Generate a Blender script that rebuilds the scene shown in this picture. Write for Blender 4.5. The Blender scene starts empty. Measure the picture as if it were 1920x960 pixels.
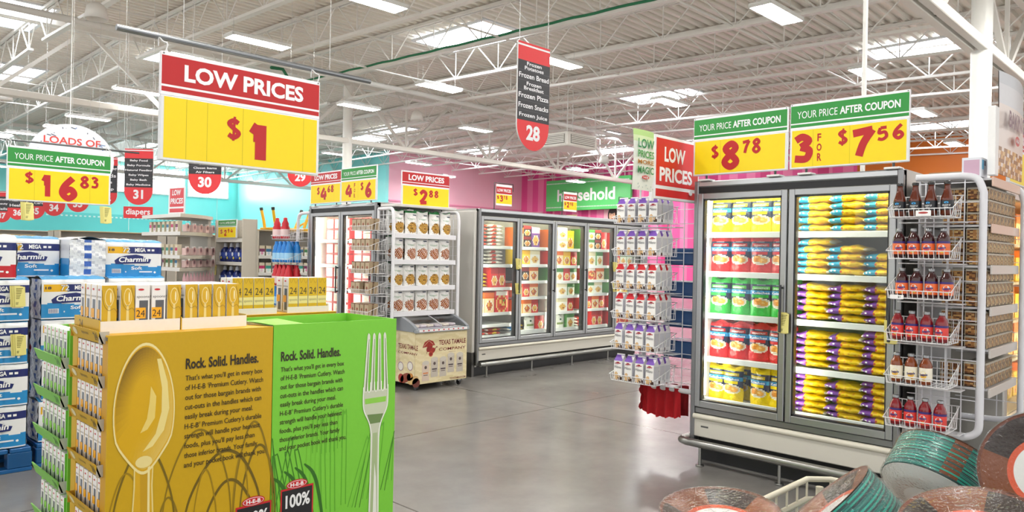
import bpy, math, random
from mathutils import Vector, Matrix
S = bpy.context.scene
COL = S.collection
PI = math.pi
rnd = random.Random(7)

# ------------------------------------------------------------------ camera
EYE = 1.5
cd = bpy.data.cameras.new('camera'); cam = bpy.data.objects.new('camera', cd); COL.objects.link(cam)
cd.sensor_width = 36.0; cd.lens = 1400.0 / 1920.0 * 36.0; cd.clip_start = 0.05; cd.clip_end = 300
yaw, roll = 0.778, 0.0195
fwd = Vector((math.cos(yaw), math.sin(yaw), 0.0)); r0 = Vector((math.sin(yaw), -math.cos(yaw), 0)); u0 = Vector((0, 0, 1))
rt = math.cos(roll) * r0 + math.sin(roll) * u0; up = -math.sin(roll) * r0 + math.cos(roll) * u0
mw = Matrix((rt, up, -fwd)).transposed().to_4x4(); mw.translation = (0, 0, EYE)
cam.matrix_world = mw
S.camera = cam
# ------------------------------------------------------------------ exposure, world, light levels
S.view_settings.view_transform = 'Standard'; S.view_settings.look = 'None'
S.view_settings.exposure = 0.70; S.view_settings.gamma = 1.0; S.view_settings.use_curve_mapping = False
try:
    S.cycles.use_denoising = True; S.cycles.max_bounces = 6; S.cycles.diffuse_bounces = 3; S.cycles.glossy_bounces = 3
    S.cycles.transparent_max_bounces = 12; S.cycles.transmission_bounces = 4; S.cycles.caustics_reflective = False
    S.cycles.caustics_refractive = False; S.cycles.sample_clamp_indirect = 4.0
except Exception:
    pass
W = bpy.data.worlds.new('daylight'); S.world = W; W.use_nodes = True
WORLD = 0.9                                    # daylight from the shop front behind the viewer
bg = W.node_tree.nodes['Background']; bg.inputs[0].default_value = (1.0, 0.985, 0.96, 1); bg.inputs[1].default_value = WORLD
LAMP = 62.0                                    # high-bay fluorescent fixtures
STRIP = 30.0                                    # light strips inside the freezers
SKYLIGHT = 9.0

# ------------------------------------------------------------------ colour and materials
_cc = {}
def C(h):
    if isinstance(h, tuple): return h
    if h not in _cc:
        r = []
        for i in (1, 3, 5):
            x = int(h[i:i + 2], 16) / 255.0
            r.append(x / 12.92 if x <= .04045 else ((x + .055) / 1.055) ** 2.4)
        _cc[h] = (r[0], r[1], r[2], 1.0)
    return _cc[h]
MATS = {}
def mat(name, rough=.5, metal=0., bump=0., bscale=40., var=.05, coat=0., sheen=0., spec=.5, stretch=(1, 1, 1)):
    m = bpy.data.materials.new(name); m.use_nodes = True; n = m.node_tree.nodes; l = m.node_tree.links
    b = n['Principled BSDF']; b.inputs['Roughness'].default_value = rough; b.inputs['Metallic'].default_value = metal
    b.inputs['Specular IOR Level'].default_value = spec
    if coat: b.inputs['Coat Weight'].default_value = coat; b.inputs['Coat Roughness'].default_value = .08
    a = n.new('ShaderNodeAttribute'); a.attribute_name = 'Col'
    tc = n.new('ShaderNodeTexCoord'); mp = n.new('ShaderNodeMapping'); mp.inputs['Scale'].default_value = stretch
    l.new(tc.outputs['Object'], mp.inputs[0])
    nz = n.new('ShaderNodeTexNoise'); nz.inputs['Scale'].default_value = bscale; nz.inputs['Detail'].default_value = 3
    l.new(mp.outputs[0], nz.inputs['Vector'])
    mr = n.new('ShaderNodeMapRange'); mr.inputs[3].default_value = 1 - var; mr.inputs[4].default_value = 1 + var
    l.new(nz.outputs[0], mr.inputs[0])
    vm = n.new('ShaderNodeVectorMath'); vm.operation = 'SCALE'
    l.new(a.outputs['Color'], vm.inputs[0]); l.new(mr.outputs[0], vm.inputs['Scale'])
    l.new(vm.outputs[0], b.inputs['Base Color'])
    if bump:
        bp = n.new('ShaderNodeBump'); bp.inputs['Strength'].default_value = bump; bp.inputs['Distance'].default_value = .01
        l.new(nz.outputs[0], bp.inputs['Height']); l.new(bp.outputs[0], b.inputs['Normal'])
    MATS[name] = m; return m
mat('paint', .42, var=.02, bscale=6)
mat('card', .5, var=.03, bscale=60, bump=.04)
mat('print', .38, var=.02, bscale=30)
mat('film', .3, var=.05, bscale=55, bump=.55)
mat('plastic', .28, var=.03, bscale=30)
mat('bottle', .08, var=.06, bscale=25, coat=.4)
mat('metal', .32, metal=.9, var=.08, bscale=25, stretch=(1, 1, 14))
mat('wire', .35, var=.02)
mat('cloth', .85, var=.12, bscale=70, bump=.3)
mat('steel', .4, var=.03, bscale=3)
mat('food', .5, var=.25, bscale=90, bump=.4)
def clear_mat(name, tint, gloss, rough):
    m = bpy.data.materials.new(name); m.use_nodes = True; n = m.node_tree.nodes; l = m.node_tree.links
    n.remove(n['Principled BSDF']); o = n['Material Output']
    t = n.new('ShaderNodeBsdfTransparent'); t.inputs[0].default_value = tint
    g = n.new('ShaderNodeBsdfGlossy'); g.inputs['Roughness'].default_value = rough
    lw = n.new('ShaderNodeLayerWeight'); lw.inputs[0].default_value = .5
    pw = n.new('ShaderNodeMath'); pw.operation = 'POWER'; pw.inputs[1].default_value = 5; l.new(lw.outputs['Facing'], pw.inputs[0])
    mr = n.new('ShaderNodeMath'); mr.operation = 'MULTIPLY_ADD'; mr.inputs[1].default_value = .9; mr.inputs[2].default_value = gloss; mr.use_clamp = True
    l.new(pw.outputs[0], mr.inputs[0])
    mx = n.new('ShaderNodeMixShader'); l.new(mr.outputs[0], mx.inputs[0]); l.new(t.outputs[0], mx.inputs[1]); l.new(g.outputs[0], mx.inputs[2])
    if rough > .05:
        nz = n.new('ShaderNodeTexNoise'); nz.inputs['Scale'].default_value = 35; bp = n.new('ShaderNodeBump'); bp.inputs['Strength'].default_value = .55
        bp.inputs['Distance'].default_value = .02
        l.new(nz.outputs[0], bp.inputs['Height']); l.new(bp.outputs[0], g.inputs['Normal']); l.new(bp.outputs[0], lw.inputs['Normal'])
    l.new(mx.outputs[0], o.inputs[0]); MATS[name] = m
clear_mat('glass', (.95, .97, .96, 1), .035, .01)
clear_mat('wrap', (.97, .98, .98, 1), .04, .08)
def emit_mat(name, k):
    m = bpy.data.materials.new(name); m.use_nodes = True; n = m.node_tree.nodes; l = m.node_tree.links
    n.remove(n['Principled BSDF']); e = n.new('ShaderNodeEmission'); a = n.new('ShaderNodeAttribute'); a.attribute_name = 'Col'
    e.inputs[1].default_value = k; l.new(a.outputs['Color'], e.inputs[0]); l.new(e.outputs[0], n['Material Output'].inputs[0]); MATS[name] = m
emit_mat('lamp', LAMP); emit_mat('strip', STRIP); emit_mat('daylight', SKYLIGHT); emit_mat('screen', .8)

# ------------------------------------------------------------------ mesh builder
_txt = {}
def text_geo(s, bold, serif=False):
    k = (s, bold)
    if k in _txt: return _txt[k]
    cu = bpy.data.curves.new('t', 'FONT'); cu.body = s; cu.resolution_u = 3; cu.size = 1; cu.offset = bold; cu.fill_mode = 'FRONT'
    ob = bpy.data.objects.new('t', cu); me = bpy.data.meshes.new_from_object(ob)
    v = [(p.co.x, p.co.y) for p in me.vertices]; f = [tuple(p.vertices) for p in me.polygons]
    bpy.data.objects.remove(ob); bpy.data.curves.remove(cu); bpy.data.meshes.remove(me)
    xs = [p[0] for p in v] or [0, 1]; ys = [p[1] for p in v] or [0, 1]
    a, b, c, d = min(xs), max(xs), min(ys), max(ys)
    _txt[k] = ([((x - a) / (b - a + 1e-9), (y - c) / (d - c + 1e-9)) for x, y in v], f, (b - a) / (d - c + 1e-9))
    return _txt[k]
def crom(pts, n=6):
    if len(pts) < 3: return pts
    q = [pts[0]] + list(pts) + [pts[-1]]; out = []
    for i in range(1, len(q) - 2):
        p0, p1, p2, p3 = q[i - 1:i + 3]
        for k in range(n):
            t = k / n
            out.append(tuple(.5 * (2 * b + (c - a) * t + (2 * a - 5 * b + 4 * c - d) * t * t + (3 * b - a - 3 * c + d) * t ** 3) for a, b, c, d in zip(p0, p1, p2, p3)))
    return out + [tuple(pts[-1])]
STROKES = {
    '$': [[(.5, .74), (.3, .84), (.08, .7), (.3, .5), (.52, .32), (.3, .14), (.05, .24)], [(.33, 1), (.27, 0)]],
    '0': [[(.35, 1), (.1, .7), (.1, .25), (.32, 0), (.58, .3), (.58, .75), (.35, 1)]],
    '1': [[(.12, .7), (.3, .97)], [(.36, 1), (.36, 0)], [(.3, .97), (.3, .5)]],
    '2': [[(.08, .75), (.3, .98), (.56, .82), (.4, .42), (.08, .05)], [(.08, .04), (.62, .08)]],
    '3': [[(.08, .86), (.34, .99), (.6, .8), (.28, .56)], [(.28, .56), (.62, .4), (.5, .06), (.05, .08)]],
    '4': [[(.38, 1), (.04, .36), (.64, .4)], [(.5, .75), (.42, 0)]],
    '5': [[(.6, .97), (.22, .95)], [(.22, .95), (.14, .55), (.5, .6), (.6, .25), (.35, .02), (.08, .1)]],
    '6': [[(.52, 1), (.2, .62), (.1, .25), (.34, .01), (.58, .22), (.42, .46), (.14, .3)]],
    '7': [[(.03, .88), (.62, .98)], [(.62, .98), (.36, .5), (.22, 0)]],
    '8': [[(.34, .55), (.12, .8), (.38, 1), (.58, .8), (.34, .55), (.08, .22), (.35, 0), (.62, .22), (.34, .55)]],
    '9': [[(.56, .7), (.4, .52), (.14, .7), (.34, .98), (.56, .78), (.5, .4), (.3, 0)]],
}
class MB:
    def __init__(s): s.v = []; s.f = []; s.c = []; s.m = []; s.s = []
    def add(s, v, f, col, m='paint', smooth=False):
        o = len(s.v); s.v += [tuple(p) for p in v]
        many = isinstance(col, list)
        for i, q in enumerate(f):
            s.f.append(tuple(o + k for k in q)); s.c.append(C(col[i] if many else col)); s.m.append(m); s.s.append(smooth)
        return s
    def box(s, x0, y0, z0, x1, y1, z1, col, m='paint', b=0.):
        if x0 > x1: x0, x1 = x1, x0
        if y0 > y1: y0, y1 = y1, y0
        if z0 > z1: z0, z1 = z1, z0
        if b <= 0:
            v = [(x, y, z) for z in (z0, z1) for y in (y0, y1) for x in (x0, x1)]
            return s.add(v, [(0, 2, 3, 1), (4, 5, 7, 6), (0, 1, 5, 4), (1, 3, 7, 5), (3, 2, 6, 7), (2, 0, 4, 6)], col, m)
        b = min(b, (x1 - x0) / 2.01, (y1 - y0) / 2.01, (z1 - z0) / 2.01); v = []; ix = {}
        for sx in (0, 1):
            for sy in (0, 1):
                for sz in (0, 1):
                    X = x1 if sx else x0; Y = y1 if sy else y0; Z = z1 if sz else z0
                    dx = -b if sx else b; dy = -b if sy else b; dz = -b if sz else b
                    for ax, p in (('x', (X, Y + dy, Z + dz)), ('y', (X + dx, Y, Z + dz)), ('z', (X + dx, Y + dy, Z))):
                        ix[(sx, sy, sz, ax)] = len(v); v.append(p)
        g = lambda a, c: ix[(a[0], a[1], a[2], c)]
        f = []
        for k in (0, 1):
            for ax, order in (('x', [(k, 0, 0), (k, 1, 0), (k, 1, 1), (k, 0, 1)]), ('y', [(0, k, 0), (0, k, 1), (1, k, 1), (1, k, 0)]), ('z', [(0, 0, k), (1, 0, k), (1, 1, k), (0, 1, k)])):
                q = [g(a, ax) for a in order]; f.append(tuple(q if k else q[::-1]))
        for i in (0, 1):
            for j in (0, 1):
                for a, c, A, B in (('y', 'z', (0, i, j), (1, i, j)), ('x', 'z', (i, 0, j), (i, 1, j)), ('x', 'y', (i, j, 0), (i, j, 1))):
                    f.append((g(A, a), g(B, a), g(B, c), g(A, c)))
        for sx in (0, 1):
            for sy in (0, 1):
                for sz in (0, 1): f.append(tuple(g((sx, sy, sz), a) for a in 'xyz'))
        return s.add(v, f, col, m)
    def tube(s, pts, r, col, m='paint', n=8, closed=False, cap=True, r2=None):
        P = [Vector(p) for p in pts]; L = len(P); v = []; f = []
        T = []
        for i in range(L):
            a = P[(i - 1) % L] if (closed or i) else P[0]; c = P[(i + 1) % L] if (closed or i < L - 1) else P[-1]
            T.append((c - a).normalized())
        ref = Vector((0, 0, 1)) if abs(T[0].z) < .9 else Vector((1, 0, 0))
        N = (ref - T[0] * ref.dot(T[0])).normalized()
        for i in range(L):
            N = (N - T[i] * N.dot(T[i]));  N = N.normalized() if N.length > 1e-6 else Vector((1, 0, 0))
            B = T[i].cross(N); rr = r if r2 is None else r + (r2 - r) * i / (L - 1)
            for k in range(n):
                a = 2 * PI * (k + .5) / n; v.append(P[i] + (N * math.cos(a) + B * math.sin(a)) * rr)
        for i in range(L if closed else L - 1):
            j = (i + 1) % L
            for k in range(n): f.append((i * n + k, i * n + (k + 1) % n, j * n + (k + 1) % n, j * n + k))
        s.add(v, f, col, m, n > 5)
        if cap and not closed: s.add(v[:n], [tuple(range(n))[::-1]], col, m); s.add(v[-n:], [tuple(range(n))], col, m)
        return s
    def bars(s, segs, r, col, m='wire', n=4):
        for a, b in segs: s.tube([a, b], r, col, m, n, cap=False)
        return s
    def lathe(s, prof, col, m='paint', n=16, cx=0, cy=0, paint=None, smooth=True):
        v = [(cx + r * math.sin(2 * PI * k / n), cy - r * math.cos(2 * PI * k / n), z) for r, z in prof for k in range(n)]; f = []; cs = []
        for i in range(len(prof) - 1):
            for k in range(n):
                f.append((i * n + k, i * n + (k + 1) % n, (i + 1) * n + (k + 1) % n, (i + 1) * n + k))
                cs.append(paint((k + .5) / n, (prof[i][1] + prof[i + 1][1]) / 2) if paint else col)
        return s.add(v, f, cs, m, smooth)
    def grid(s, fn, nu, nv, paint, m='print', smooth=True, flip=False):
        v = [fn(i / nu, j / nv) for j in range(nv + 1) for i in range(nu + 1)]; f = []; cs = []
        for j in range(nv):
            for i in range(nu):
                a = j * (nu + 1) + i; q = (a, a + 1, a + nu + 2, a + nu + 1)
                f.append(q[::-1] if flip else q); cs.append(paint((i + .5) / nu, (j + .5) / nv) if callable(paint) else paint)
        return s.add(v, f, cs, m, smooth)
    def face(s, x0, z0, x1, z1, y, nu, nv, paint, m='print'):
        return s.grid(lambda u, v: (x0 + (x1 - x0) * u, y, z0 + (z1 - z0) * v), nu, nv, paint, m, False)
    def poly(s, pts, y, col, m='print', fn=None):
        fn = fn or (lambda x, z: (x, y, z)); return s.add([fn(*p) for p in pts], [tuple(range(len(pts)))], col, m)
    def ell(s, cx, cz, rx, rz, y, col, m='print', n=20, fn=None, rot=0, a0=0, a1=2 * PI):
        p = []
        for k in range(n):
            a = a0 + (a1 - a0) * k / (n if a1 - a0 > 6.28 else n - 1); ex, ez = rx * math.cos(a), rz * math.sin(a)
            p.append((cx + ex * math.cos(rot) - ez * math.sin(rot), cz + ex * math.sin(rot) + ez * math.cos(rot)))
        return s.poly(p, y, col, m, fn)
    def line(s, pts, w, y, col, m='print', fn=None, smooth=6, taper=False):
        lift = fn is None; fn = fn or (lambda x, z: (x, y, z)); P = crom(pts, smooth) if smooth else pts; v = []; f = []; L = len(P)
        for i, p in enumerate(P):
            a = P[max(0, i - 1)]; c = P[min(L - 1, i + 1)]; dx, dz = c[0] - a[0], c[1] - a[1]; d = math.hypot(dx, dz) or 1
            ww = w / 2 * ((.35 + .65 * math.sin(PI * (i + .5) / L)) if taper else 1)
            nx, nz = -dz / d * ww, dx / d * ww; v += [fn(p[0] - nx, p[1] - nz), fn(p[0] + nx, p[1] + nz)]
            if lift: v[-2:] = [(a_, b_ - i * 2e-5, c_) for a_, b_, c_ in v[-2:]]
            if i: f.append((2 * i - 2, 2 * i, 2 * i + 1, 2 * i - 1))
        return s.add(v, f, col, m)
    def text(s, t, x0, z0, x1, z1, y, col, bold=0., m='print', fn=None, fit=True, shear=0., rise=0.):
        """lettering fitted in a box; fit=False keeps its aspect and centres it; rise lets the line climb"""
        v, f, asp = text_geo(t, bold); fn = fn or (lambda x, z: (x, y, z))
        if not fit:
            w = asp * (z1 - z0); cx = (x0 + x1) / 2; w = min(w, x1 - x0); x0, x1 = cx - w / 2, cx + w / 2
        return s.add([fn(x0 + (x1 - x0) * p[0] + shear * (z1 - z0) * p[1], z0 + (z1 - z0) * p[1] + rise * p[0]) for p in v], f, col, m)
    def glyph(s, ch, x0, z0, x1, z1, y, col, w=.2, m='print'):
        sx, sz = (x1 - x0) / .68, (z1 - z0)
        for i, st in enumerate(STROKES[ch]):
            ww = w * min(sx, sz * .8); P = [(x0 + p[0] * sx, z0 + ww * .4 + p[1] * (sz - ww * .8)) for p in st]
            if ch == '$' and i: ww *= .55
            s.line(P, ww, y - i * .0002, col, m)
        return s
    def obj(s, name, parent=None, loc=None, rot=0):
        me = bpy.data.meshes.new(name); me.from_pydata(s.v, [], s.f)
        ks = sorted(set(s.m))
        for k in ks: me.materials.append(MATS[k])
        ix = {k: i for i, k in enumerate(ks)}
        me.polygons.foreach_set('material_index', [ix[k] for k in s.m]); me.polygons.foreach_set('use_smooth', s.s)
        at = me.color_attributes.new('Col', 'BYTE_COLOR', 'CORNER'); buf = []
        for q, c in zip(s.f, s.c): buf += list(c) * len(q)
        at.data.foreach_set('color', buf); me.update()
        o = bpy.data.objects.new(name, me); COL.objects.link(o)
        if parent: o.parent = parent
        if loc: o.location = loc
        if rot: o.rotation_euler.z = rot
        return o
# ------------------------------------------------------------------ naming helpers
def tag(o, label=None, cat=None, group=None, kind=None):
    if label and not 4 <= len(label.split()) <= 16: print('LABEL', len(label.split()), label)
    for k, v in (('label', label), ('category', cat), ('group', group), ('kind', kind)):
        if v: o[k] = v
    return o
def empty(name, loc, rot=0, label=None, cat=None, group=None):
    o = bpy.data.objects.new(name, None); COL.objects.link(o); o.location = loc; o.rotation_euler.z = rot; o.empty_display_size = .1
    return tag(o, label, cat, group)
KIDS = {}
def clone(o, loc, rot=None, label=None, group=None, tilt=None):
    c = o.copy(); COL.objects.link(c); c.location = loc
    if rot is not None: c.rotation_euler.z = rot
    if tilt: c.rotation_euler.x, c.rotation_euler.y = tilt
    if label: tag(c, label)
    if group: c['group'] = group
    for k in list(o.children):
        d = k.copy(); COL.objects.link(d); d.parent = c
        for g in list(k.children):
            e = g.copy(); COL.objects.link(e); e.parent = d
    return c
class Kind:
    """first put() uses the prototype itself, later ones copy it"""
    def __init__(s, proto, cat, group): s.p = proto; s.n = 0; s.cat = cat; s.group = group
    def put(s, loc, rot, label, group=None, tilt=None):
        s.n += 1
        if s.n == 1:
            o = s.p; o.location = loc; o.rotation_euler.z = rot
            if tilt: o.rotation_euler.x, o.rotation_euler.y = tilt
            return tag(o, label, s.cat, group or s.group)
        return clone(s.p, loc, rot, label, group or s.group, tilt or (0, 0))
ORD = 'first second third fourth fifth sixth seventh eighth ninth tenth eleventh twelfth'.split()
def struct(mb, name, loc=None, rot=0): return tag(mb.obj(name, None, loc, rot), kind='structure')
def layers(base, *ls):
    def p(u, v):
        c = base
        for L in ls:
            if L[0] == 'r':
                if L[1] <= u <= L[3] and L[2] <= v <= L[4]: c = L[5]
            elif L[0] == 'e':
                if ((u - L[1]) / L[3]) ** 2 + ((v - L[2]) / L[4]) ** 2 <= 1: c = L[5]
            elif L[0] == 'd':
                if L[1] * u + L[2] * v <= L[3]: c = L[4]
        return c
    return p
NW = -PI / 2        # faces towards -X
# ================================================================== SETTING
def node_mat(name):
    m = bpy.data.materials.new(name); m.use_nodes = True; MATS[name] = m; return m, m.node_tree.nodes, m.node_tree.links, m.node_tree.nodes['Principled BSDF']
def floor_mat():
    m, n, l, b = node_mat('polished_concrete')
    tc = n.new('ShaderNodeTexCoord'); nz = n.new('ShaderNodeTexNoise'); nz.inputs['Scale'].default_value = 1.3; nz.inputs['Detail'].default_value = 8; nz.inputs['Roughness'].default_value = .65
    l.new(tc.outputs['Object'], nz.inputs['Vector'])
    cr = n.new('ShaderNodeValToRGB'); cr.color_ramp.elements[0].position = .3; cr.color_ramp.elements[0].color = C('#767371'); cr.color_ramp.elements[1].position = .72; cr.color_ramp.elements[1].color = C('#8b8885')
    l.new(nz.outputs[0], cr.inputs[0])
    sx = n.new('ShaderNodeSeparateXYZ'); l.new(tc.outputs['Object'], sx.inputs[0])
    def joint(out, off, sp):
        a = n.new('ShaderNodeMath'); a.operation = 'SUBTRACT'; a.inputs[1].default_value = off - sp / 2; l.new(out, a.inputs[0])
        q = n.new('ShaderNodeMath'); q.operation = 'FLOORED_MODULO'; q.inputs[1].default_value = sp; l.new(a.outputs[0], q.inputs[0])
        d = n.new('ShaderNodeMath'); d.operation = 'SUBTRACT'; d.inputs[1].default_value = sp / 2; l.new(q.outputs[0], d.inputs[0])
        e = n.new('ShaderNodeMath'); e.operation = 'ABSOLUTE'; l.new(d.outputs[0], e.inputs[0])
        f = n.new('ShaderNodeMath'); f.operation = 'LESS_THAN'; f.inputs[1].default_value = .006; l.new(e.outputs[0], f.inputs[0]); return f
    jx = joint(sx.outputs[0], 5.597, 2.866); jy = joint(sx.outputs[1], 4.915, 4.35)
    mx = n.new('ShaderNodeMath'); mx.operation = 'MAXIMUM'; l.new(jx.outputs[0], mx.inputs[0]); l.new(jy.outputs[0], mx.inputs[1])
    mix = n.new('ShaderNodeMix'); mix.data_type = 'RGBA'; l.new(mx.outputs[0], mix.inputs[0]); l.new(cr.outputs[0], mix.inputs[6]); mix.inputs[7].default_value = C('#4a4744')
    l.new(mix.outputs[2], b.inputs['Base Color'])
    rr = n.new('ShaderNodeMapRange'); rr.inputs[3].default_value = .16; rr.inputs[4].default_value = .3; l.new(nz.outputs[0], rr.inputs[0]); l.new(rr.outputs[0], b.inputs['Roughness'])
    b.inputs['Specular IOR Level'].default_value = .55
floor_mat()
def wall_mat(name, c, rough=.5):
    m, n, l, b = node_mat(name); tc = n.new('ShaderNodeTexCoord'); nz = n.new('ShaderNodeTexNoise'); nz.inputs['Scale'].default_value = .8
    l.new(tc.outputs['Object'], nz.inputs['Vector']); mr = n.new('ShaderNodeMapRange'); mr.inputs[3].default_value = .96; mr.inputs[4].default_value = 1.04; l.new(nz.outputs[0], mr.inputs[0])
    vm = n.new('ShaderNodeVectorMath'); vm.operation = 'SCALE'; vm.inputs[0].default_value = C(c)[:3]; l.new(mr.outputs[0], vm.inputs['Scale']); l.new(vm.outputs[0], b.inputs['Base Color']); b.inputs['Roughness'].default_value = rough
wall_mat('teal_wall', '#8ae6e4', .35); wall_mat('teal_band', '#66d2d2'); wall_mat('pink_wall', '#fbc4d4'); wall_mat('orange_wall', '#d8741e')
def stripe_mat():
    m, n, l, b = node_mat('striped_wall'); tc = n.new('ShaderNodeTexCoord'); sx = n.new('ShaderNodeSeparateXYZ'); l.new(tc.outputs['Object'], sx.inputs[0])
    def sq(per, duty, ph):
        a = n.new('ShaderNodeMath'); a.operation = 'ADD'; a.inputs[1].default_value = ph; l.new(sx.outputs[1], a.inputs[0])
        q = n.new('ShaderNodeMath'); q.operation = 'FLOORED_MODULO'; q.inputs[1].default_value = per; l.new(a.outputs[0], q.inputs[0])
        t = n.new('ShaderNodeMath'); t.operation = 'LESS_THAN'; t.inputs[1].default_value = duty; l.new(q.outputs[0], t.inputs[0]); return t
    a = sq(.9, .45, 0.); c = sq(2.7, .5, .3)
    m1 = n.new('ShaderNodeMix'); m1.data_type = 'RGBA'; m1.inputs[6].default_value = C('#f887b4'); m1.inputs[7].default_value = C('#ee5a9b'); l.new(a.outputs[0], m1.inputs[0])
    m2 = n.new('ShaderNodeMix'); m2.data_type = 'RGBA'; m2.inputs[7].default_value = C('#d63c7e'); l.new(m1.outputs[2], m2.inputs[6]); l.new(c.outputs[0], m2.inputs[0])
    l.new(m2.outputs[2], b.inputs['Base Color']); b.inputs['Roughness'].default_value = .5
stripe_mat()
struct(MB().add([(-6, -6, 0), (36, -6, 0), (36, 52, 0), (-6, 52, 0)], [(0, 1, 2, 3)], '#999999', 'polished_concrete'), 'floor')
RIDGE = 20.3
def deck(y): return 6.5 + .03 * (y - 3) if y < RIDGE else 7.02 - .008 * (y - RIDGE)
# corrugated steel deck: ribs run along X
prof = []; y = -5.0
while y < 51:
    for dy, dz in ((0, .0), (.09, .0), (.12, .07), (.21, .07)):
        prof.append((y + dy, deck(y + dy) + dz))
    y += .24
mb = MB(); vv = []; ff = []
for k, (yy, zz) in enumerate(prof):
    vv += [(-4, yy, zz), (35, yy, zz)]
    if k: ff.append((2 * k - 2, 2 * k, 2 * k + 1, 2 * k - 1))
mb.add(vv, ff, '#efe9de', 'steel'); struct(mb, 'ceiling')
# walls: stepped back corner of the shop
WX, WY, TX, TY = 33.2, 32.0, 23.0, 49.0
def wall(name, x0, y0, x1, y1, z0, z1, m, th=.2):
    dx, dy = (th, 0) if x0 == x1 else (0, th)
    b = MB(); b.box(x0, y0, z0, x1 + dx, y1 + dy, z1, '#ffffff', m); return struct(b, name)
wall('wall_back', -6, TY, TX, TY, 0, 6.95, 'teal_wall')
wall('wall_side', TX, WY, TX, TY, 0, 6.95, 'teal_wall')
wall('wall_pink', TX + .2, WY, WX, WY, 0, 6.95, 'pink_wall')
wall('wall_striped', WX, 12.0, WX, WY + .2, 0, 6.95, 'striped_wall')
wall('wall_orange', WX, -6, WX, 12.0, 0, 6.75, 'orange_wall')
# teal wall band and its row of dots, pink ledge
b = MB(); b.box(-6, TY - .03, 0, TX, TY - .002, 3.55, '#ffffff', 'teal_band'); struct(b, 'trim_1')
b = MB()
for k in range(110): b.box(-4 + k * .245, TY - .045, 3.32, -4 + k * .245 + .12, TY - .031, 3.4, '#d9f2f2')
struct(b, 'trim_2')
b = MB(); b.box(TX + .2, WY - .06, 4.25, WX, WY - .002, 4.33, '#e88fb0'); struct(b, 'trim_3')
# clerestory windows in the teal wall: daylight behind
def window(k, x0, x1, z0, z1):
    o = tag(MB().box(x0, TY - .04, z0, x1, TY - .01, z1, '#f4fbff', 'daylight').obj('window_%d' % k), kind='structure')
    f = MB()
    for a, c, e, g in ((x0 - .08, z0 - .08, x1 + .08, z0), (x0 - .08, z1, x1 + .08, z1 + .08), (x0 - .08, z0, x0, z1), (x1, z0, x1 + .08, z1), ((x0 + x1) / 2 - .03, z0, (x0 + x1) / 2 + .03, z1)):
        f.box(a, TY - .08, c, e, TY - .012, g, '#dfe9e8')
    f.obj('window_frame', o)
window(1, 13.2, 16.6, 5.0, 6.5); window(2, 17.0, 19.4, 5.0, 6.5); window(3, 19.7, 22.3, 5.0, 6.5)
# skylights with diffusers; those near the far walls are added to brighten them
for k, (x, y) in enumerate([(12.05, 13.5), (20.6, 13.6), (19.1, 5.35), (5.6, 27.7), (4.2, 20.9), (8.3, 21.5), (19.5, 27), (12.2, 27.5), (26.5, 21.0), (26.3, 28.3), (30.6, 23.0), (20.2, 30.3), (14.5, 40.0), (19.6, 45.2), (8.0, 43.0), (30.6, 17.2), (30.6, 8.0)]):
    z = deck(y); o = MB().box(x - .62, y - 1.25, z - .03, x + .62, y + 1.25, z - .012, '#f2f8ff', 'daylight').obj('window_%d' % (k + 4)); tag(o, kind='structure')
    f = MB()
    for a, c, e, g in ((x - .7, y - 1.33, x + .7, y - 1.25), (x - .7, y + 1.25, x + .7, y + 1.33), (x - .7, y - 1.25, x - .62, y + 1.25), (x + .62, y - 1.25, x + .7, y + 1.25)):
        f.box(a, c, z - .05, e, g, z + .0, '#e9ecee')
    f.obj('window_frame', o)
# open-web joists along Y under the deck
def joist(x, ya, yb):
    b = MB(); n = max(2, round((yb - ya) / 1.6)); w = '#f1eee8'; D = .72
    zt = lambda y: deck(y) - .05; zb = lambda y: deck(y) - .05 - D
    for s_ in (-.045, .045):
        b.add([(x + s_ - .03, ya, zt(ya) - .035), (x + s_ + .03, ya, zt(ya) - .035), (x + s_ + .03, ya, zt(ya) + .03), (x + s_ - .03, ya, zt(ya) + .03),
               (x + s_ - .03, yb, zt(yb) - .035), (x + s_ + .03, yb, zt(yb) - .035), (x + s_ + .03, yb, zt(yb) + .03), (x + s_ - .03, yb, zt(yb) + .03)],
              [(0, 1, 5, 4), (1, 2, 6, 5), (2, 3, 7, 6), (3, 0, 4, 7)], w)
    a, c = ya + .6, yb - .6
    b.add([(x - .06, a, zb(a) - .03), (x + .06, a, zb(a) - .03), (x + .06, a, zb(a) + .03), (x - .06, a, zb(a) + .03), (x - .06, c, zb(c) - .03), (x + .06, c, zb(c) - .03), (x + .06, c, zb(c) + .03), (x - .06, c, zb(c) + .03)],
          [(0, 1, 5, 4), (1, 2, 6, 5), (2, 3, 7, 6), (3, 0, 4, 7), (3, 2, 1, 0), (4, 5, 6, 7)], w)
    st = (yb - ya) / n
    for i in range(n):
        y0 = ya + i * st; ym = y0 + st / 2; y1 = y0 + st
        b.tube([(x, y0 + .03, zt(y0)), (x, ym, zb(ym))], .015, w, n=5, cap=False); b.tube([(x, ym, zb(ym)), (x, y1 - .03, zt(y1))], .016, w, n=5, cap=False)
        b.tube([(x, ym, zb(ym)), (x, ym, zt(ym))], .013, w, n=5, cap=False)
    struct(b, 'joist')
k = 0
for i in range(16):
    x = 2.56 + 2.04 * i
    for ya, yb in ((-4.5, 2.9), (2.9, 20.3), (20.3, 37.7), (37.7, 48.9)):
        if (yb > WY and x > TX) : yb = min(yb, WY)
        if yb - ya > 2: joist(x, ya, yb)
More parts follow.
